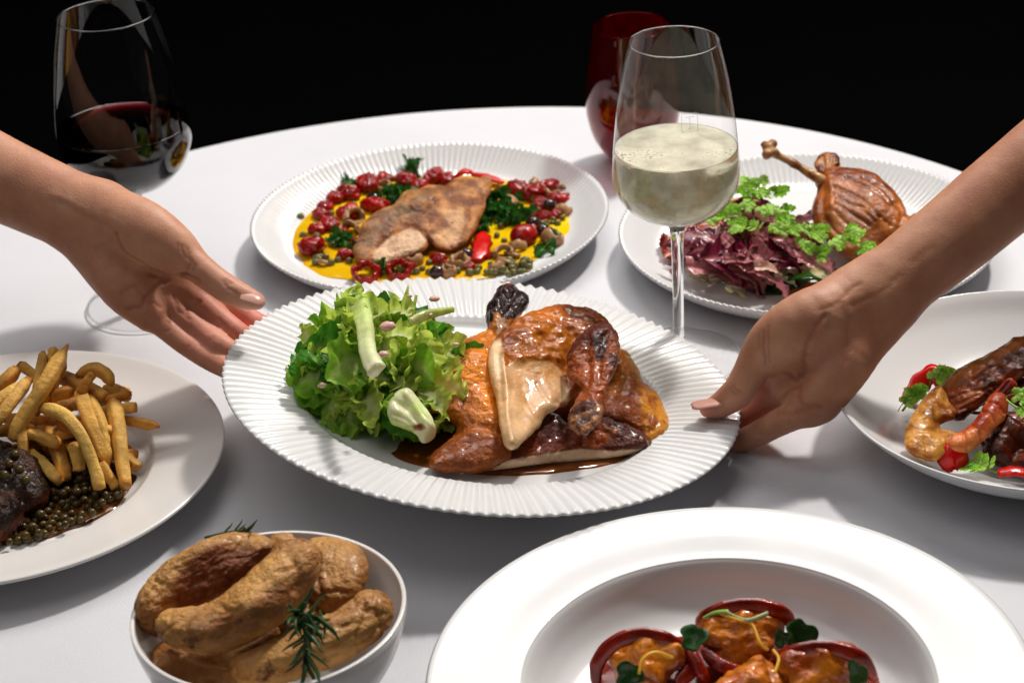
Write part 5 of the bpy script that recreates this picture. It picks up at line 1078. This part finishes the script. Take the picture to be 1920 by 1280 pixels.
strip('pepper_petal', [BP(1700, 755, 6), BP(1722, 722, 14), BP(1745, 702, 20), BP(1775, 700, 20)], 7, 1.6, m_pep, 'curved red pepper petal behind the golden prawn', 'pepper', nrm_=(-.3, -.6, .7))
strip('pepper_petal', [BP(1752, 722, 16), BP(1775, 706, 22), BP(1800, 700, 22)], 7, 1.6, m_pep, 'second red pepper petal touching the dark prawn shell', 'pepper', nrm_=(0, -.5, .8))
strip('pepper_petal', [BP(1762, 872, 16), BP(1790, 855, 22), BP(1812, 868, 16)], 8.5, 3, m_pep, 'bright red pepper chunk at the front of the prawns', 'pepper', nrm_=(0, -.8, .6))
strip('pepper_petal', [BP(1870, 885, 14), BP(1900, 880, 16), BP(1935, 885, 14)], 6, 2, m_pep, 'red pepper piece at the lower right edge of the bowl', 'pepper')
pool('pale_oil', BP(1710, 800, 0), poly(BP, [(1690, 780), (1712, 765), (1740, 790), (1760, 850), (1740, 862), (1712, 840), (1695, 810)]), .0012, .0012, food('pale_oil', (.80, .50, .06), (.7, .4, .04), rough=.08, coat=.5), 'thin yellow oil at the left of the golden prawn', cat='oil')
m_foam = food('green_foam', (.62, .70, .52), (.5, .62, .4), scale=400, rough=.6, spots=(.30, .42, .20), spotscale=500, spotpos=.52)
pool('green_foam', BP(1665, 782, 0), poly(BP, [(1644, 765), (1665, 760), (1688, 768), (1694, 785), (1680, 797), (1660, 790)]), .0030, .0012, m_foam, 'faint speckled green foam on the bowl beside the herb', cat='foam', rough=.05)
for i, (x, y, h, a, s) in enumerate([(1690, 765, 10, .8, 1.2), (1700, 752, 14, .6, 1.3), (1745, 722, 22, .9, 1.3), (1752, 712, 22, .3, 1.1), (1820, 868, 10, -.6, 1.3), (1810, 878, 8, -1.2, 1.1), (1895, 745, 36, -.3, 1.2), (1910, 770, 34, -.8, 1.2)]):
    d = nrm(np.array([math.cos(a), math.sin(a), .2])); up = nrm(np.array([0, -.6, .9])); yy = nrm(np.cross(up, d)); R = np.stack([d, yy, np.cross(d, yy)], 1)
    inst('chervil_sprig', cher[i % 6], mat4(R*s*.72, BP(x, y, h+4)-d*.004), None, ['green herb leaf at the left end of the prawns', 'green herb leaf just above the leftmost one by the prawns', 'green herb leaf on the curved red petal', 'pale green herb leaf behind the golden prawn', 'herb leaf right of the bright red pepper chunk', 'herb leaf under the orange prawn tail', 'herb leaf on the dark prawn shells', 'lower herb leaf on the dark prawn shells'][i], 'herb', 'herb leaves on the prawns')
for i, pts in enumerate([[BP(1692, 770, 10), BP(1715, 740, 16), BP(1735, 730, 20)], [BP(1822, 872, 8), BP(1850, 878, 6), BP(1880, 890, 4)], [BP(1875, 740, 38), BP(1900, 760, 36), BP(1925, 775, 34)]]):
    V, F = tube(crspline(pts, 12), .0008, 6); mk('herb_sprig', V, F, food('herb_stem', (.42, .60, .18), (.3, .5, .12), rough=.35) if i == 0 else MATS['herb_stem'], label=['thin green stem arching left of the prawns', 'thin green stem at the front of the prawns', 'thin green stem over the dark prawn shells'][i], cat='herb')
puff('prawn_tail_fan', ZP([(965,650),(1010,590),(1060,545),(1095,560),(1110,600),(1090,640),(1050,680),(1000,690)]), [(1880, 735, 38), (1900, 720, 42), (1890, 750, 34)], BP, 3, 3, m_prawn, lambda V, Nn, x, y: mixc((.62, .10, .03), (.25, .02, .008), sstep(-.3, .3, fbm(V, 120, 2, 3))), None, None, [(ZP([(990, 650), (1060, 560)]), 1., 1.2), (ZP([(1010, 660), (1095, 610)]), 1., 1.2)], None, .0008, parent=[o for o in COL.objects if o.name.startswith('prawn') and 'orange pink' in str(o.get('label'))][0])
# ------------------------------------------------------------------ steak, fries, peppercorns
def TP(px, py, h): return onz(px, py, .006+h*MM)
m_steak = food('seared_steak', attr=True, scale=60, rough=.24, rvar=.14, bump=.0032, bscale=150, coat=.15, spec=.35, coatr=.1, spots=(.010, .005, .003), spotscale=60, spotpos=.52)
stk = [([TP(-150, 880, 12), TP(-60, 880, 14), TP(10, 905, 13), TP(42, 925, 11)], [24, 28, 24, 17]), ([TP(-100, 980, 10), TP(-20, 975, 11)], [22, 20]), ([TP(-40, 850, 16), TP(10, 868, 16)], [14, 13])]
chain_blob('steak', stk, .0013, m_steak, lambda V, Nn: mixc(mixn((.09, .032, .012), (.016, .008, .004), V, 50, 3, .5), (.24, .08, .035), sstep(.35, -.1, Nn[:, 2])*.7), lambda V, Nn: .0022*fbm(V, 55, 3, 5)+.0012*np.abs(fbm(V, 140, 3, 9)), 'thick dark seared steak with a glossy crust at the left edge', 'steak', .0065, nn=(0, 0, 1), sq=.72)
m_fry = food('french_fry', attr=True, scale=90, rough=.5, rvar=.12, bump=.0012, bscale=300, sss=.15, sssr=(.004, .002, .0008), spots=(.42, .17, .03), spotscale=70, spotpos=.64)
def fry(pts, w, label, group='french fries heaped on the steak plate', t0=.6, t1=.7, tone=.4, seed=0, tw=0., brown=.0):
    w *= .9; q = crspline(pts, 22); L_ = 22; nn = 16; V = []; C = []; T = np.gradient(q, axis=0); x = None; r = np.random.default_rng(seed+3)
    b0 = np.array((.92, .64, .20)); b1 = np.array((.58, .25, .04)); base = b0*(1-tone)+b1*tone
    for i in range(L_):
        z = nrm(T[i]); x = frame(z, CAM_RIGHT+CAM_UP*.3)[:, 0] if x is None else nrm(x-z*(x@z)); y = np.cross(z, x); f = i/(L_-1)
        e = min(1, t0+(1-t0)*(f/.14)) if f < .14 else (min(1, t1+(1-t1)*((1-f)/.16)) if f > .84 else 1)
        ww = w*MM*.5*e*(1+.07*math.sin(f*5+seed)+.03*math.sin(f*11+seed*2)); an = tw*f+seed
        for k in range(nn):
            a = 2*math.pi*k/nn; c_, s_ = math.cos(a), math.sin(a); sq = 1/(abs(c_)**5+abs(s_)**5)**(1/5)
            u, v = c_*sq, s_*sq*.86; cu, su = math.cos(an), math.sin(an)
            V.append(q[i]+ww*(x*(u*cu-v*su)+y*(u*su+v*cu))); edge = sq > 1.12
            tip = max(0, abs(f-.5)*2-.82)/.18; C.append(base*(1-.5*tip*np.array([.5, .9, 1])-brown*.3)+np.array((.08, .0, 0))*edge*.4)
    V = np.array(V); F = [(i*nn+k, i*nn+(k+1) % nn, (i+1)*nn+(k+1) % nn, (i+1)*nn+k) for i in range(L_-1) for k in range(nn)]
    V = np.vstack([V, q[0]-nrm(T[0])*w*MM*.1, q[-1]+nrm(T[-1])*w*MM*.1]); a_, b_ = len(V)-2, len(V)-1; C += [base*.75, base*.75]
    F += [(a_, (k+1) % nn, k) for k in range(nn)]+[(b_, (L_-1)*nn+k, (L_-1)*nn+(k+1) % nn) for k in range(nn)]
    V = V+.0003*np.stack([noise(V, 260, 1), noise(V, 260, 2), noise(V, 260, 3)], 1)
    C = np.array(C)*(1+.18*fbm(V, 60, 3, seed))[:, None]
    return mk('french_fry', V, F, m_fry, col=np.clip(C, 0, 1), label=label, cat='fry', group=group)
f1 = 'french fry in the middle of the golden heap'
FR_ = [
 ([(127, 646, 70), (85, 720, 58), (40, 790, 40), (24, 826, 30)], 10, 'tallest fry, leaning up to the top of the heap', .15, .8, .35),
 ([(122, 672, 62), (95, 730, 50), (64, 775, 42)], 9, 'brown edged fry tucked against the tallest one', .25, .8, .6),
 ([(78, 765, 44), (120, 778, 46), (155, 820, 38), (178, 880, 22), (187, 916, 12)], 10.5, 'long curved pale fry ending near the peppercorns', .7, .9, .1),
 ([(150, 728, 48), (165, 780, 40), (188, 830, 28), (203, 876, 16)], 11, 'flat wedge shaped fry right of the curved pale one', .5, .15, .35),
 ([(176, 698, 58), (163, 715, 54), (152, 738, 48)], 8, 'short dark tipped fry above the wedge shaped one', .3, .9, .85),
 ([(145, 706, 50), (172, 692, 54), (196, 700, 52), (212, 722, 46)], 8.5, 'bent fry arching at the top right of the heap', .6, .4, .5),
 ([(108, 702, 48), (150, 722, 46), (200, 745, 42)], 9.5, 'thick fry lying across the back of the heap', .7, .7, .45),
 ([(212, 752, 40), (220, 800, 32), (228, 860, 20), (236, 912, 9)], 11, 'upright mottled fry at the right of the heap', .8, .9, .3),
 ([(200, 752, 40), (222, 745, 42), (247, 735, 44)], 7, 'small pointed brown fry at the right back', .8, .1, .9),
 ([(188, 770, 34), (220, 766, 36), (256, 763, 36)], 8.5, 'blunt ended fry pointing right over the rim', .8, .9, .5),
 ([(200, 782, 28), (250, 790, 28), (300, 800, 27)], 7, 'longest fry pointing right beyond the heap', .8, .2, .65),
 ([(54, 846, 22), (80, 870, 18), (112, 902, 12)], 10, 'short pale fry lying beside the steak', .5, .8, .15),
 ([(92, 800, 30), (110, 850, 20), (124, 900, 8)], 9.5, 'fry standing behind the short pale one', .8, .8, .5),
 ([(138, 830, 28), (146, 855, 20), (149, 882, 12)], 9, 'stubby bright fry under the curved pale one', .8, .95, .0),
 ([(188, 868, 20), (205, 895, 12), (218, 914, 6)], 9, 'short fry end at the bottom of the heap', .8, .9, .3),
 ([(232, 850, 14), (246, 866, 11), (258, 878, 8)], 8.5, 'short fry end at the right bottom of the heap', .7, .85, .4),
 ([(225, 830, 16), (240, 848, 12)], 7, 'brown fry stub beside the right edge', .7, .7, .8),
 ([(-14, 740, 46), (10, 715, 52), (33, 692, 56)], 9.5, 'fry at the left edge pointing up right', .8, .7, .6),
 ([(-14, 800, 40), (20, 755, 48), (54, 712, 52)], 10, 'pale fry at the left edge below the upper one', .8, .7, .3),
 ([(-14, 762, 44), (12, 740, 48), (40, 722, 50)], 8, 0, .8, .7, .1),
 ([(82, 660, 62), (76, 690, 56), (68, 730, 48)], 8, 'thin fry left of the tallest one', .4, .8, .3),
 ([(104, 652, 62), (92, 680, 56)], 7, 0, .4, .8, .2),
 ([(36, 682, 54), (60, 700, 50), (80, 720, 46)], 8, 0, .6, .7, .5),
 ([(90, 750, 46), (112, 738, 48), (138, 733, 48)], 8.5, 'small brown fry crossing behind the wedge', .4, .5, .8),
 ([(170, 745, 44), (190, 795, 36), (202, 850, 22)], 8.5, 0, .8, .5, .2),
 ([(38, 790, 38), (42, 820, 32), (46, 860, 22)], 8, 0, .8, .8, .5)]
for i, (p, w, lb, t0, t1, tone) in enumerate(FR_): fry([TP(*a) for a in p], w, lb or f1, t0=t0, t1=t1, tone=tone, seed=i, tw=.4*math.sin(i*2.))
for i in range(26):
    x = r3.uniform(20, 225); y = r3.uniform(725, 860); h = r3.uniform(8, 30)*(1 if y < 820 else .6); a = r3.uniform(-.9, .9); l = r3.uniform(30, 60)
    fry([TP(x-l*math.cos(a), y-l*math.sin(a)*.5, h+4), TP(x, y, h+5), TP(x+l*math.cos(a)*.8, y+l*math.sin(a)*.5, h)], 8.5, f1, tone=r3.uniform(.4, .9), seed=50+i)
m_pc = food('green_peppercorn', (.15, .105, .028), (.060, .040, .014), scale=260, rough=.24, rvar=.08, coat=.5, coatr=.12)
V, F = lump((.0028, .0028, .0027), 15, .05, 1.2, 16, 12); pc_me = mesh_of('peppercorn', V, F, m_pc)
pool('pepper_sauce', TP(110, 950, 0), poly(TP, [(-60, 1020), (-20, 940), (60, 900), (150, 880), (215, 880), (252, 890), (232, 935), (190, 968), (130, 996), (60, 1014), (0, 1024)]), .0006, .0012, food('pepper_sauce', (.20, .08, .018), (.07, .028, .010), scale=35, rough=.08, rvar=.02, coat=.5), 'thin brown pepper sauce under the peppercorns')
pcs = []
tries = 0
while len(pcs) < 118 and tries < 9000:
    tries += 1; x = r3.uniform(-5, 235); y = r3.uniform(868, 1022)
    edge = 1018-.0018*max(0, x)**2*1.02; 
    if y > edge-1 or y < 900-.0*x and x < 80 or (x < 60 and y < 985-.2*x) : continue
    if any((x-a)**2+((y-b)*1.6)**2 < (14.5 if len(pcs) < 90 else 11)**2 for a, b, _ in pcs): continue
    pcs.append((x, y, 2.6 if len(pcs) < 90 else 6.0))
for i, (x, y, h) in enumerate(pcs):
    inst('peppercorn', pc_me, mat4(rot((.3, .5, 1), i)*r3.uniform(.85, 1.2), TP(x, y, h)), None, 'glossy green brown peppercorn in the sauce below the fries', 'peppercorn', 'peppercorns on the steak plate')
for x, y, h in ((28, 852, 32), (18, 870, 32), (8, 890, 33), (48, 900, 26), (-6, 868, 36), (36, 880, 30)): inst('peppercorn', pc_me, mat4(np.eye(3)*1.1, TP(x, y, h)), None, 'peppercorn sitting on the crust of the steak', 'peppercorn', 'peppercorns on the steak')
# ------------------------------------------------------------------ potatoes
def QP(px, py, h): return onz(px, py, .007+h*MM)
m_pot = food('roast_potato', attr=True, scale=60, rough=.36, rvar=.13, bump=.0022, bscale=300, coat=.6, coatr=.22, spots=(.17, .06, .018), spotscale=60, spotpos=.60)
def potato(pts, rad, label, seed, tone=0.):
    q = [QP(*p) for p in pts]; ax = nrm(q[-1]-q[0]); 
    def disp(V, Nn):
        al = V@ax; W_ = V+np.outer(al*(-.72), ax)
        ends = .5+.5*sstep(.25, .0, np.minimum(al-al.min(), al.max()-al)/(al.max()-al.min()))
        n_ = fbm(W_+.004*np.stack([noise(V, 60, seed+5)]*3, 1), 85, 2, seed); n2 = fbm(W_, 170, 2, seed+1); n3 = fbm(V, 60, 2, seed+7)
        return -.0020*np.exp(-(n_/.16)**2)-.0010*np.exp(-(n2/.2)**2)-.0010*np.exp(-(n3/.14)**2)*(1.3-ends)+.0012*fbm(V, 30, 2, seed+2)+.0006
    def col(V, Nn):
        al = V@ax; W_ = V+np.outer(al*(-.75), ax); c = mixc((.50, .255, .085), (.27, .105, .028), .45+tone+.8*fbm(W_, 60, 3, seed+4)); w = np.clip(fbm(V, 45, 4, seed+9)-.35, 0, 1)*1.1; c = mixc(c, np.ones_like(c)*np.array((.11, .038, .012)), w)
        return c*(1+.35*np.clip(-np.abs(fbm(W_, 90, 3, seed+6))+.3, 0, 1))[:, None]
    return chain_blob('roast_potato', [(q, rad)], .0010, m_pot, col, disp, label, 'potato', group='roast potatoes in the small bowl', sm=1)
ZQ = zt(220, 950, 3.31)
def spud(poly_, hl, a0, a1, T, w, label, seed, dark=None, tone=0., cr_=()):
    p0, p1 = QP(*ZQ([a0])[0], 50), QP(*ZQ([a1])[0], 50); ax = nrm(p1-p0)
    def disp(V, Nn):
        al = V@ax; W_ = V-np.outer(al*.74, ax); W_ = W_+.003*np.stack([noise(V, 70, seed+5)]*3, 1); n_ = fbm(W_, 130, 2, seed); n2 = fbm(W_, 260, 2, seed+1); n3 = fbm(V, 75, 2, seed+7); k = .35+.65*sstep(-.2, .4, fbm(V, 28, 2, seed+3))
        return (-.0013*np.exp(-(n_/.15)**2)-.0007*np.exp(-(n2/.2)**2)-.0008*np.exp(-(n3/.12)**2))*k+.0010*fbm(V, 34, 2, seed+2)+.0005
    def col(V, Nn, x, y):
        al = V@ax; W_ = V-np.outer(al*.75, ax); c = mixc((.72, .42, .15), (.40, .17, .045), .42+tone+.8*fbm(W_, 75, 3, seed+4))
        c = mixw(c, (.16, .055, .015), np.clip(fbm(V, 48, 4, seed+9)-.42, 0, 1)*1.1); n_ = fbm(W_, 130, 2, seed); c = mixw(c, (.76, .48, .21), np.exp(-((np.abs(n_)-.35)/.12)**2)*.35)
        if dark: c = mixw(c, (.24, .060, .012), region(x, y, ZQ(dark), 12)*.9)  # shadowed inner face, its shade painted into the colour
        return c
    puff('roast_potato', ZQ(poly_), [(*ZQ([(a, b)])[0], h_) for a, b, h_ in hl], QP, T, w, m_pot, col, label, 'potato', [(ZQ(p), w_, am) for p, w_, am in cr_], disp, .00095, None, 'roast potatoes in the small bowl', sm=1)
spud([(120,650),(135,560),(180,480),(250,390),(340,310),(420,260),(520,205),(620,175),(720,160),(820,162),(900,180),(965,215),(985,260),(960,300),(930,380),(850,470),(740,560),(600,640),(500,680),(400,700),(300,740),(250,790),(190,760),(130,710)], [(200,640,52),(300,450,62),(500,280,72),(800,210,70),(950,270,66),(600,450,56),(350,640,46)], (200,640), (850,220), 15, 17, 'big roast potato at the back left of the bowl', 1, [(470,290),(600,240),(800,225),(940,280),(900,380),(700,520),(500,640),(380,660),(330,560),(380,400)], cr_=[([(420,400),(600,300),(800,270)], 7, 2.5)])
spud([(1200,215),(1280,198),(1360,205),(1440,230),(1500,270),(1540,340),(1546,420),(1522,500),(1490,560),(1440,612),(1360,652),(1270,640),(1190,590),(1140,500),(1160,400),(1180,300)], [(1280,230,58),(1440,260,56),(1500,450,50),(1380,600,42),(1230,500,48)], (1300,210), (1340,640), 15, 15, 'rounded wrinkled potato at the back right of the bowl', 21, tone=-.1, cr_=[([(1240,300),(1230,420),(1260,520)], 2, 1.5), ([(1260,560),(1330,520),(1440,530)], 1.6, 1.2)])
spud([(940,215),(980,182),(1040,175),(1100,195),(1110,260),(1060,310),(970,310),(935,270)], [(1000,200,66),(1080,240,64),(1020,290,60)], (940,240), (1100,240), 8, 8, 'small potato tip showing between the two big ones', 31)
spud([(720,960),(780,900),(900,840),(1040,780),(1200,720),(1340,660),(1450,585),(1520,532),(1590,525),(1660,560),(1692,620),(1690,700),(1640,780),(1560,850),(1420,930),(1250,1010),(1080,1070),(900,1105),(770,1095),(720,1030)], [(800,1000,40),(1000,900,46),(1300,760,50),(1600,600,52),(1500,850,40),(1100,1020,36)], (780,1010), (1620,610), 15, 15, 'roast potato lying low along the right front of the bowl', 41, tone=-.05, cr_=[([(1540,640),(1620,680),(1640,740)], 1.8, 1.3), ([(1300,740),(1420,740),(1560,700)], 1.6, 1.2)])
spud([(225,930),(290,850),(450,840),(650,830),(850,760),(980,740),(1010,820),(930,900),(850,990),(800,1100),(700,1190),(500,1190),(330,1120),(240,1020)], [(300,950,30),(600,960,30),(500,1120,18),(900,820,34)], (260,960), (760,1040), 13, 13, 'shaded potato at the bottom left of the bowl', 51, tone=.45)  # tone darkens the whole potato, so its shade is in the colour
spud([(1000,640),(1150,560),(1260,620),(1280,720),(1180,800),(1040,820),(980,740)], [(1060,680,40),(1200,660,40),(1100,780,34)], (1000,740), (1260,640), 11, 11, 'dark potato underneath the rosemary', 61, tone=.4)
spud([(245,725),(270,672),(330,645),(420,638),(520,618),(640,568),(740,498),(830,412),(900,340),(955,285),(1000,238),(1080,212),(1160,208),(1222,240),(1252,300),(1244,400),(1202,490),(1135,590),(1040,682),(910,770),(780,842),(650,890),(520,906),(400,882),(300,842),(255,790)], [(320,740,58),(520,740,60),(800,600,70),(1100,300,80),(1150,480,70),(700,840,52),(960,420,76)], (300,760), (1150,280), 16, 17, 'long roast potato lying diagonally across the front', 11, cr_=[([(1060,300),(1120,400),(1100,520)], 2.4, 1.6), ([(1150,300),(1080,380),(1000,400)], 1.8, 1.3), ([(640,620),(700,650),(760,640)], 1.6, .9), ([(330,680),(320,760),(350,820)], 1.6, 1.)])
m_ros = food('rosemary_needle', (.05, .13, .035), (.022, .07, .02), scale=200, rough=.35, coat=.2, trans=.12)
def rosemary(pts, n, ln, label, seed, droop=0.):
    t = thing('rosemary_sprig', label, 'rosemary', tuple(pts[0])); q = crspline(pts, 24); r = np.random.default_rng(seed)
    V, F = tube(q, np.linspace(.0010, .0005, 24), 6); mk('stem', V, F, m_ros, t); T = np.gradient(q, axis=0)
    lib = []
    for k in range(4):
        P_ = crspline([(0, 0, 0), (.3, 0, .05), (.7, 0, .02+.05*k), (1, 0, -.12+.09*k)], 8); V, F = tube(P_, np.array([.05, .075, .085, .085, .08, .065, .045, .02]), 6, ff=.5); lib.append(mesh_of('needle', V, F, m_ros))
    for i in range(n):
        f = r.uniform(.05, 1); j = min(23, int(f*23)); z = nrm(T[j]); a = r.uniform(0, 6.28); x = frame(z)[:, 0]; y = np.cross(z, x); d = nrm(z*.55+(x*math.cos(a)+y*math.sin(a))+np.array([0, 0, -droop])); R = frame(np.cross(d, z)+1e-4, d); R = np.stack([d, np.cross(R[:, 2], d), R[:, 2]], 1)
        inst('needle', lib[i % 4], mat4(R*ln*MM*r.uniform(.7, 1.2), q[j]), t)
rosemary([QP(562, 1135, 80), QP(570, 1160, 78), QP(572, 1200, 68), QP(572, 1250, 54)], 34, 15, 'rosemary sprig hanging over the front of the potatoes', 3, .2)
rosemary([QP(545, 1155, 76), QP(572, 1150, 80), QP(610, 1160, 72)], 16, 15, 'short rosemary tip lying across the hanging sprig', 4)
rosemary([QP(385, 1008, 66), QP(425, 998, 72), QP(470, 992, 74)], 12, 9, 'rosemary sprig behind the big back left potato', 5)
V, F = tube(crspline([QP(450, 1000, 72), QP(468, 990, 76), QP(482, 974, 84)], 14), np.concatenate([np.linspace(.0006, .0011, 7), np.linspace(.0011, .0002, 7)]), 6); mk('rosemary_needle', V, F, m_ros, label='single dark needle sticking up behind the potatoes', cat='rosemary')
m_salt = food('sea_salt', (.9, .88, .84), (.8, .78, .72), rough=.15, trans=.3); V, F = lump((.0009, .0007, .0006), 3, .3, 2, 6, 4); salt = mesh_of('salt_flake', V, F, m_salt, smooth=False)
# ------------------------------------------------------------------ filled pasta in the front bowl
def KP(px, py, h): return onz(px, py, .006+h*MM)
m_dump = food('pasta_filling', attr=True, scale=70, rough=.16, rvar=.08, bump=.0022, bscale=160, coat=2.2, coatr=.05, sss=.2, sssr=(.004, .0016, .0006), spec=.5)
m_shell = food('red_shell', (.46, .035, .006), (.16, .012, .004), scale=60, rough=.18, rvar=.07, coat=1.6, coatr=.06, bump=.0008)
def parcel(cx, cy, h, s, lb, seed):
    c = KP(cx, cy, h); r = np.random.default_rng(seed); parts_ = []
    for k in range(7):
        a = k*2*math.pi/7+seed; parts_.append(([c, c+np.array([math.cos(a)*.014*s, math.sin(a)*.010*s, .006*math.sin(a*2+seed)+.001])], [12*s, r.uniform(6.5, 9.5)*s]))
    parts_.append(([c+np.array([0, .002, .004]), c+np.array([.002, 0, .009*s])], [11*s, 8*s]))
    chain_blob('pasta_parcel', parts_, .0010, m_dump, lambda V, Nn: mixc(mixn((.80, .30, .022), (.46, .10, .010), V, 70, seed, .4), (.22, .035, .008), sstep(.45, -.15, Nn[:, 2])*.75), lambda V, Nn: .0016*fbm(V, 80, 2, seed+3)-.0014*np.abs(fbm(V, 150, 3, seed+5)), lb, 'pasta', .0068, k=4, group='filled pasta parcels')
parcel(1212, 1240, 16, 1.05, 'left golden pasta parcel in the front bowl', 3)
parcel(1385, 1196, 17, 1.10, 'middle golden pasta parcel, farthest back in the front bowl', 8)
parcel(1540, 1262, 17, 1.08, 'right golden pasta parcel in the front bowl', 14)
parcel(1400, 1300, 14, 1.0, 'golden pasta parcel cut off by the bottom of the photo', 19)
def shell(pts, w, th, label, n_=(0, -.5, .4), seed=0): strip('red_shell', pts, w, th, m_shell, label, 'shell', n=40, nrm_=n_, seed=seed, wob=.03)
shell([KP(1118, 1285, 8), KP(1120, 1245, 20), KP(1150, 1207, 30), KP(1200, 1190, 34), KP(1250, 1200, 32), KP(1290, 1228, 22), KP(1300, 1262, 10)], 4.4, 1.2, 'red rolled shell curving behind the left parcel', (0, -.6, .25))
shell([KP(1312, 1190, 18), KP(1325, 1158, 30), KP(1365, 1140, 36), KP(1420, 1136, 37), KP(1468, 1150, 33), KP(1490, 1180, 20)], 4.4, 1.2, 'red rolled shell curving behind the middle parcel', (0, -.6, .25), 2)
shell([KP(1440, 1268, 14), KP(1462, 1236, 26), KP(1515, 1218, 33), KP(1570, 1218, 34), KP(1615, 1236, 30), KP(1640, 1272, 16)], 4.6, 1.2, 'bright red rolled shell curving behind the right parcel', (0, -.6, .25), 4)
shell([KP(1278, 1205, 26), KP(1300, 1230, 24), KP(1318, 1262, 18), KP(1330, 1275, 12)], 3.2, 1.6, 'red shell strip between the left and middle parcels', seed=5)
shell([KP(1318, 1215, 20), KP(1350, 1245, 18), KP(1400, 1262, 14)], 4, 1.4, 'dark red shell edge under the middle parcel', seed=6)
shell([KP(1270, 1280, 14), KP(1295, 1255, 18), KP(1310, 1240, 18)], 4.5, 1.6, 'orange red shell end at the bottom between parcels', seed=7)
shell([KP(1440, 1218, 16), KP(1420, 1250, 14), KP(1405, 1275, 12)], 4, 1.4, 'red shell edge between the middle and right parcels', seed=8)
m_micro = leaf_mat('micro_leaf', .14, .15)
def cress(px, py, h, r_, lb, tilt, seed):
    c = KP(px, py, h); V = [np.zeros(3)]; n = 40; C = [np.array((.03, .09, .02))]
    for f in (.35, .7, 1.):
        for k in range(n):
            a = 2*math.pi*k/n; rr_ = f*(1-.30*abs(math.sin(a*1.5))**6*f)*(1+.04*math.sin(5*a+seed)); V.append(np.array([rr_*math.cos(a), rr_*math.sin(a), .30*f*f+.10*f*math.sin(2*a+seed)])*r_*MM); C.append(np.array((.018, .06, .015))*(1+.9*f))
    F = [(0, 1+k, 1+(k+1) % n) for k in range(n)]+[(1+q*n+k, 1+(q+1)*n+k, 1+(q+1)*n+(k+1) % n, 1+q*n+(k+1) % n) for q in range(2) for k in range(n)]
    b = len(V); V2 = [v-np.array([0, 0, .0005]) for v in V]; F2 = [tuple(b+i for i in f[::-1]) for f in F]; F3 = [(1+2*n+(k+1) % n, 1+2*n+k, b+1+2*n+k, b+1+2*n+(k+1) % n) for k in range(n)]
    V = np.array(V+V2)@(frame(tilt)).T+c; mk('micro_leaf', V, F+F2+F3, m_micro, col=np.array(C+C), label=lb, cat='leaf')
cress(1500, 1190, 34, 9.0, 'largest round dark leaf, right of the middle parcel', (.1, -.75, .6), 1); cress(1302, 1196, 34, 8.0, 'round dark leaf between the left and middle parcels', (-.2, -.5, .8), 2)
cress(1178, 1264, 32, 7.8, 'dark leaf in front of the left parcel', (.1, -.8, .5), 3); cress(1612, 1262, 34, 7.5, 'folded dark leaf right of the right parcel', (-.8, -.5, .3), 4); cress(1468, 1195, 30, 5.5, 'small dark leaf tucked beside the largest round one', (-.5, -.7, .4), 5)
m_zest = food('lemon_zest', (.86, .52, .08), (.75, .40, .05), scale=100, rough=.3, sss=.2)
for pts, lb in ([[(1352, 1150, 36), (1385, 1162, 42), (1410, 1170, 40), (1425, 1205, 36), (1440, 1218, 32)], 'long lemon zest strand over the middle parcel'], [[(1198, 1262, 34), (1205, 1235, 38), (1230, 1222, 38), (1262, 1232, 34)], 'lemon zest strand curling over the left parcel'], [[(1450, 1218, 34), (1460, 1235, 34), (1452, 1262, 32)], 'lemon zest strand hanging between the parcels']):
    V, F = tube(crspline([KP(*p) for p in pts], 24), .0009, 7); mk('lemon_zest', V, F, m_zest, label=lb, cat='lemon zest')
m_whitest = food('pale_stem', (.62, .70, .48), (.5, .62, .35), rough=.3, coat=.3)
for pts, lb in ([[(1318, 1158, 34), (1340, 1148, 38), (1365, 1146, 40)], 'green leaf tip at the back of the middle parcel'], [[(1362, 1146, 40), (1385, 1158, 42), (1405, 1162, 42), (1438, 1150, 38)], 'pale green stem bent over the middle parcel']):
    V, F = tube(crspline([KP(*p) for p in pts], 18), np.linspace(.0008, .0016, 18), 8, ff=.6); mk('herb_sprig', V, F, m_whitest if 'pale' in lb else MATS['herb_stem'], label=lb, cat='herb')
pool('red_sauce', KP(1385, 1260, 0), poly(KP, [(1100, 1290), (1130, 1240), (1220, 1205), (1340, 1180), (1430, 1175), (1520, 1200), (1620, 1240), (1660, 1290), (1600, 1340), (1385, 1350), (1160, 1340)]), .0008, .0016, food('red_sauce', (.30, .035, .008), (.14, .016, .005), rough=.08, coat=.5), 'dark red sauce under the filled pasta')
